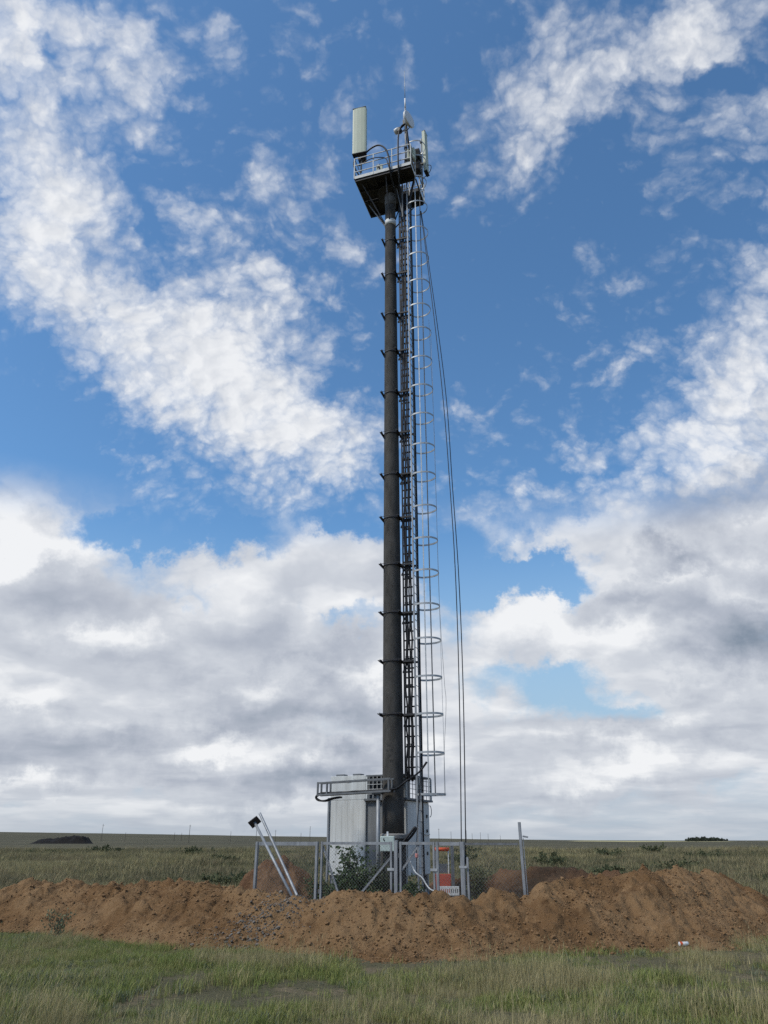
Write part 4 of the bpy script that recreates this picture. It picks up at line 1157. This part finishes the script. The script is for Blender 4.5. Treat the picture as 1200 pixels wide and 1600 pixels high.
sz = NR.uniform(.55, 1.15, n) * (1 + 1.9 * fbm2(Xg * 1.1, Yg * 1.1, 3, 67)) * (1 + .35 * np.clip((12.5 - Yg) / 4, 0, 1))
sz = sz * np.where((kd >= 3) & (NR.uniform(0, 1, n) < .10), 1.25, 1.0) * .72
scatter('meadow_grass', 'short green and straw-coloured grass in front of the earth bank', np.stack([Xg, Yg, ground_z(Xg, Yg)], -1), kd, sz, 5)

# steppe behind
n = 70000
Yg = 17 + (150 - 17) * NR.uniform(0, 1, n) ** 1.7
Xg = NR.uniform(-1, 1, n) * (Yg * .6 + 4)
Bz = np.maximum(bank_z(Xg, Yg), ridge_z(Xg, Yg, BACK, 1.9, 57)); comp = np.hypot((Xg - .3) / 8.5, (Yg - 22.5) / 6.5)
dens = fbm2(Xg * .07, Yg * .16, 4, 71)
keep = (Bz < .03) & ((comp > 1.0) | (NR.uniform(0, 1, n) < .06)) & (NR.uniform(0, 1, n) < np.clip(.85 + 2.0 * dens, .2, 1))
Xg, Yg = Xg[keep], Yg[keep]; n = len(Xg)
s_ = fbm2(Xg * .05, Yg * .13, 4, 73); u = NR.uniform(0, 1, n)
kd = np.where(u < np.clip(.2 + 2.5 * s_, .05, .65), 2, np.where(u > np.clip(.86 + 2.0 * s_, .5, .97), 3, np.where(NR.uniform(0, 1, n) < .5, 0, 1)))
sz = NR.uniform(.6, 1.25, n) * (1 + 1.7 * fbm2(Xg * .12, Yg * .25, 3, 75)) * (1 + Yg / 160)
scatter('steppe_grass', 'olive steppe grass covering the plain behind the compound', np.stack([Xg, Yg, ground_z(Xg, Yg)], -1), kd, sz, 6)

# clods lying on the bank
cl = []
for k in range(4):
    bm = bmesh.new(); bmesh.ops.create_icosphere(bm, subdivisions=2 if k < 2 else 1, radius=1.0)
    for v in bm.verts:
        f = 1 + .55 * mnoise.noise(v.co * 1.3 + Vector((k * 9, 0, 0))) + .25 * mnoise.noise(v.co * 3.1 + Vector((0, k * 7, 0)))
        v.co *= f; v.co.z *= .72
    me = bpy.data.meshes.new('clod'); bm.to_mesh(me); bm.free(); me.materials.append(M['clod']); o = bpy.data.objects.new('c%d' % k, me); hidden.objects.link(o); cl.append(o)
KINDS['soil_clods'] = kind_set('soil_clods', cl)
n = 110000
Xc, Yc = NR.uniform(-11.5, 11.5, n), NR.uniform(11.5, 22, n)
Zc = bank_z(Xc, Yc); cd = fbm2(Xc * .8, Yc * .8, 3, 81)
keep = (Zc > -.10) & (NR.uniform(0, 1, n) < np.clip(.55 + 2.4 * cd + .4 * (Zc < .25), .08, 1))
Xc, Yc, Zc = Xc[keep], Yc[keep], Zc[keep]
szc = .005 + .006 * NR.gamma(1.0, 1.0, len(Xc)); szc = np.minimum(szc, .06)
scatter('soil_clods', 'loose brown clods and crumbs of soil lying on the earth bank', np.stack([Xc, Yc, np.maximum(Zc, .0) + szc * .2], -1), NR.randint(0, 4, len(Xc)), szc, 9)

# gravel spilled over the bank
gr = []
for k, o0 in enumerate(cl[:3]):
    me = o0.data.copy(); me.materials.clear(); me.materials.append(M['gravel']); o = bpy.data.objects.new('g%d' % k, me); hidden.objects.link(o); gr.append(o)
KINDS['spilled_gravel'] = kind_set('spilled_gravel', gr)
n = 1500
Xv, Yv = -2.05 + NR.normal(0, .42, n), 14.75 + NR.normal(0, .55, n)
Xv = Xv + .35 * (Yv - 14.75)
Zv = bank_z(Xv, Yv); k_ = Zv > -.05; Xv, Yv, Zv = Xv[k_], Yv[k_], Zv[k_]
sv = np.minimum(.006 + .005 * NR.gamma(1.2, 1.0, len(Xv)), .032)
scatter('spilled_gravel', 'grey gravel spilled down the front of the bank below the leaning pipes', np.stack([Xv, Yv, np.maximum(Zv, 0) + sv * .3], -1), NR.randint(0, 3, len(Xv)), sv, 12)

# litter on the grass
can = thing('litter_can', 'white and red drink can lying on the grass by the bank', 'can', (5.0, 14.2, .07), R(12))
q = MB(); q.tube([(-.085, 0, 0), (-.078, 0, 0), (.078, 0, 0), (.085, 0, 0)], [.026, .034, .034, .026], 16); q.build('body', 'white_plastic', can, True)
q = MB(); q.tube([(-.076, 0, 0), (-.03, 0, 0)], [.0348, .0348], 16, cap=False); q.build('red_band', 'orange', can, True)

# ------------------------------------------------------------------ far off: poles, dung heap, trees
def far_z(x, y): return float(ground_z(np.array([float(x)]), np.array([float(y)]))[0])


def utility_pole(px, h, d, arm):
    x = (px - 600) / FPX * d * .914
    t = thing('utility_pole', 'tall utility pole with a crossarm far off on the skyline' if arm else 'plain thin utility pole without crossarm far off on the skyline', 'utility pole', (x, d, far_z(x, d)), R(rng.uniform(-20, 20)), 'crossarm poles on the skyline' if arm else 'plain poles on the skyline')
    q = MB(); q.tube([(0, 0, -.5), (0, 0, h)], [.2, .14], 6); q.build('post', 'timber', t)
    if arm:
        q = MB(); q.bar((-.9, 0, h - .9), (.9, 0, h - .9), .14, .14); q.build('crossarm', 'timber', t)


for px, h, d, arm in ((158, 13, 640, 1), (195, 8, 760, 0), (272, 8, 760, 0), (283, 8, 800, 0), (295, 13, 640, 1), (360, 9, 760, 0), (400, 11, 680, 0), (430, 10, 720, 1), (470, 8, 780, 0), (484, 12, 660, 0),
                      (686, 11, 690, 1), (705, 9, 760, 0), (729, 10, 740, 0), (738, 8, 800, 0), (751, 9, 800, 0), (763, 8, 820, 0), (782, 7, 860, 0)):
    utility_pole(px, h, d, arm)

HX, HY = (96 - 600) / FPX * 430 * .914, 430.0
xs, ys = np.meshgrid(np.linspace(-20, 20, 90), np.linspace(-7, 7, 30))
e = np.clip(1 - (ys / 5.5) ** 2, 0, 1) * sm(xs, -18, -9) * (1 - sm(xs, 12, 17))
zs = e * (2.7 + 1.5 * sm(xs, -8, 8)) * (1 + .9 * fbm2(xs * .35, ys * .35, 4, 91)) + .8 * e * fbm2(xs * 1.2, ys * 1.2, 3, 92) - .3
ii = np.arange(xs.size).reshape(xs.shape)
o = np_mesh('dung_heap', np.stack([xs.ravel(), ys.ravel(), zs.ravel()], -1), np.stack([ii[:-1, :-1], ii[:-1, 1:], ii[1:, 1:], ii[1:, :-1]], -1).reshape(-1, 4), 'dark_soil')
o.location = (HX, HY, far_z(HX, HY)); tag(o, 'long black heap of dung and soil far off on the left horizon', 'dung heap')

# tree belt on the right horizon
r_ = np.random.RandomState(33); V, F = [], []
for k in range(46):
    px = 1072 + 66 * (k + r_.uniform(-.4, .4)) / 46; d = 1500 + r_.uniform(-40, 60); x0 = (px - 600) / FPX * d * .914
    big = 1 - abs((px - 1100) / 40) ** 2; h = (2.4 + 4.6 * max(big, .05)) * r_.uniform(.75, 1.2); z0 = far_z(x0, d)
    m_ = 60; c = r_.normal(0, 1, (m_, 3)); c /= np.linalg.norm(c, axis=1)[:, None]; c *= r_.uniform(.4, 1, (m_, 1)) ** .5
    c = c * np.array([h * .42, h * .42, h * .45]) + np.array([x0, d, z0 + h * .58])
    for p in c:
        s = h * .2; a, b_ = r_.normal(0, 1, 3), r_.normal(0, 1, 3); o_ = len(V); V += [p - a * s * .6, p + b_ * s * .6, p + (a - b_) * s * .6]; F.append((o_, o_ + 1, o_ + 2))
tag(np_mesh('tree_belt', np.array(V), np.array(F), 'far_tree'), 'dark belt of trees far off on the right horizon', 'tree belt', kind='stuff')
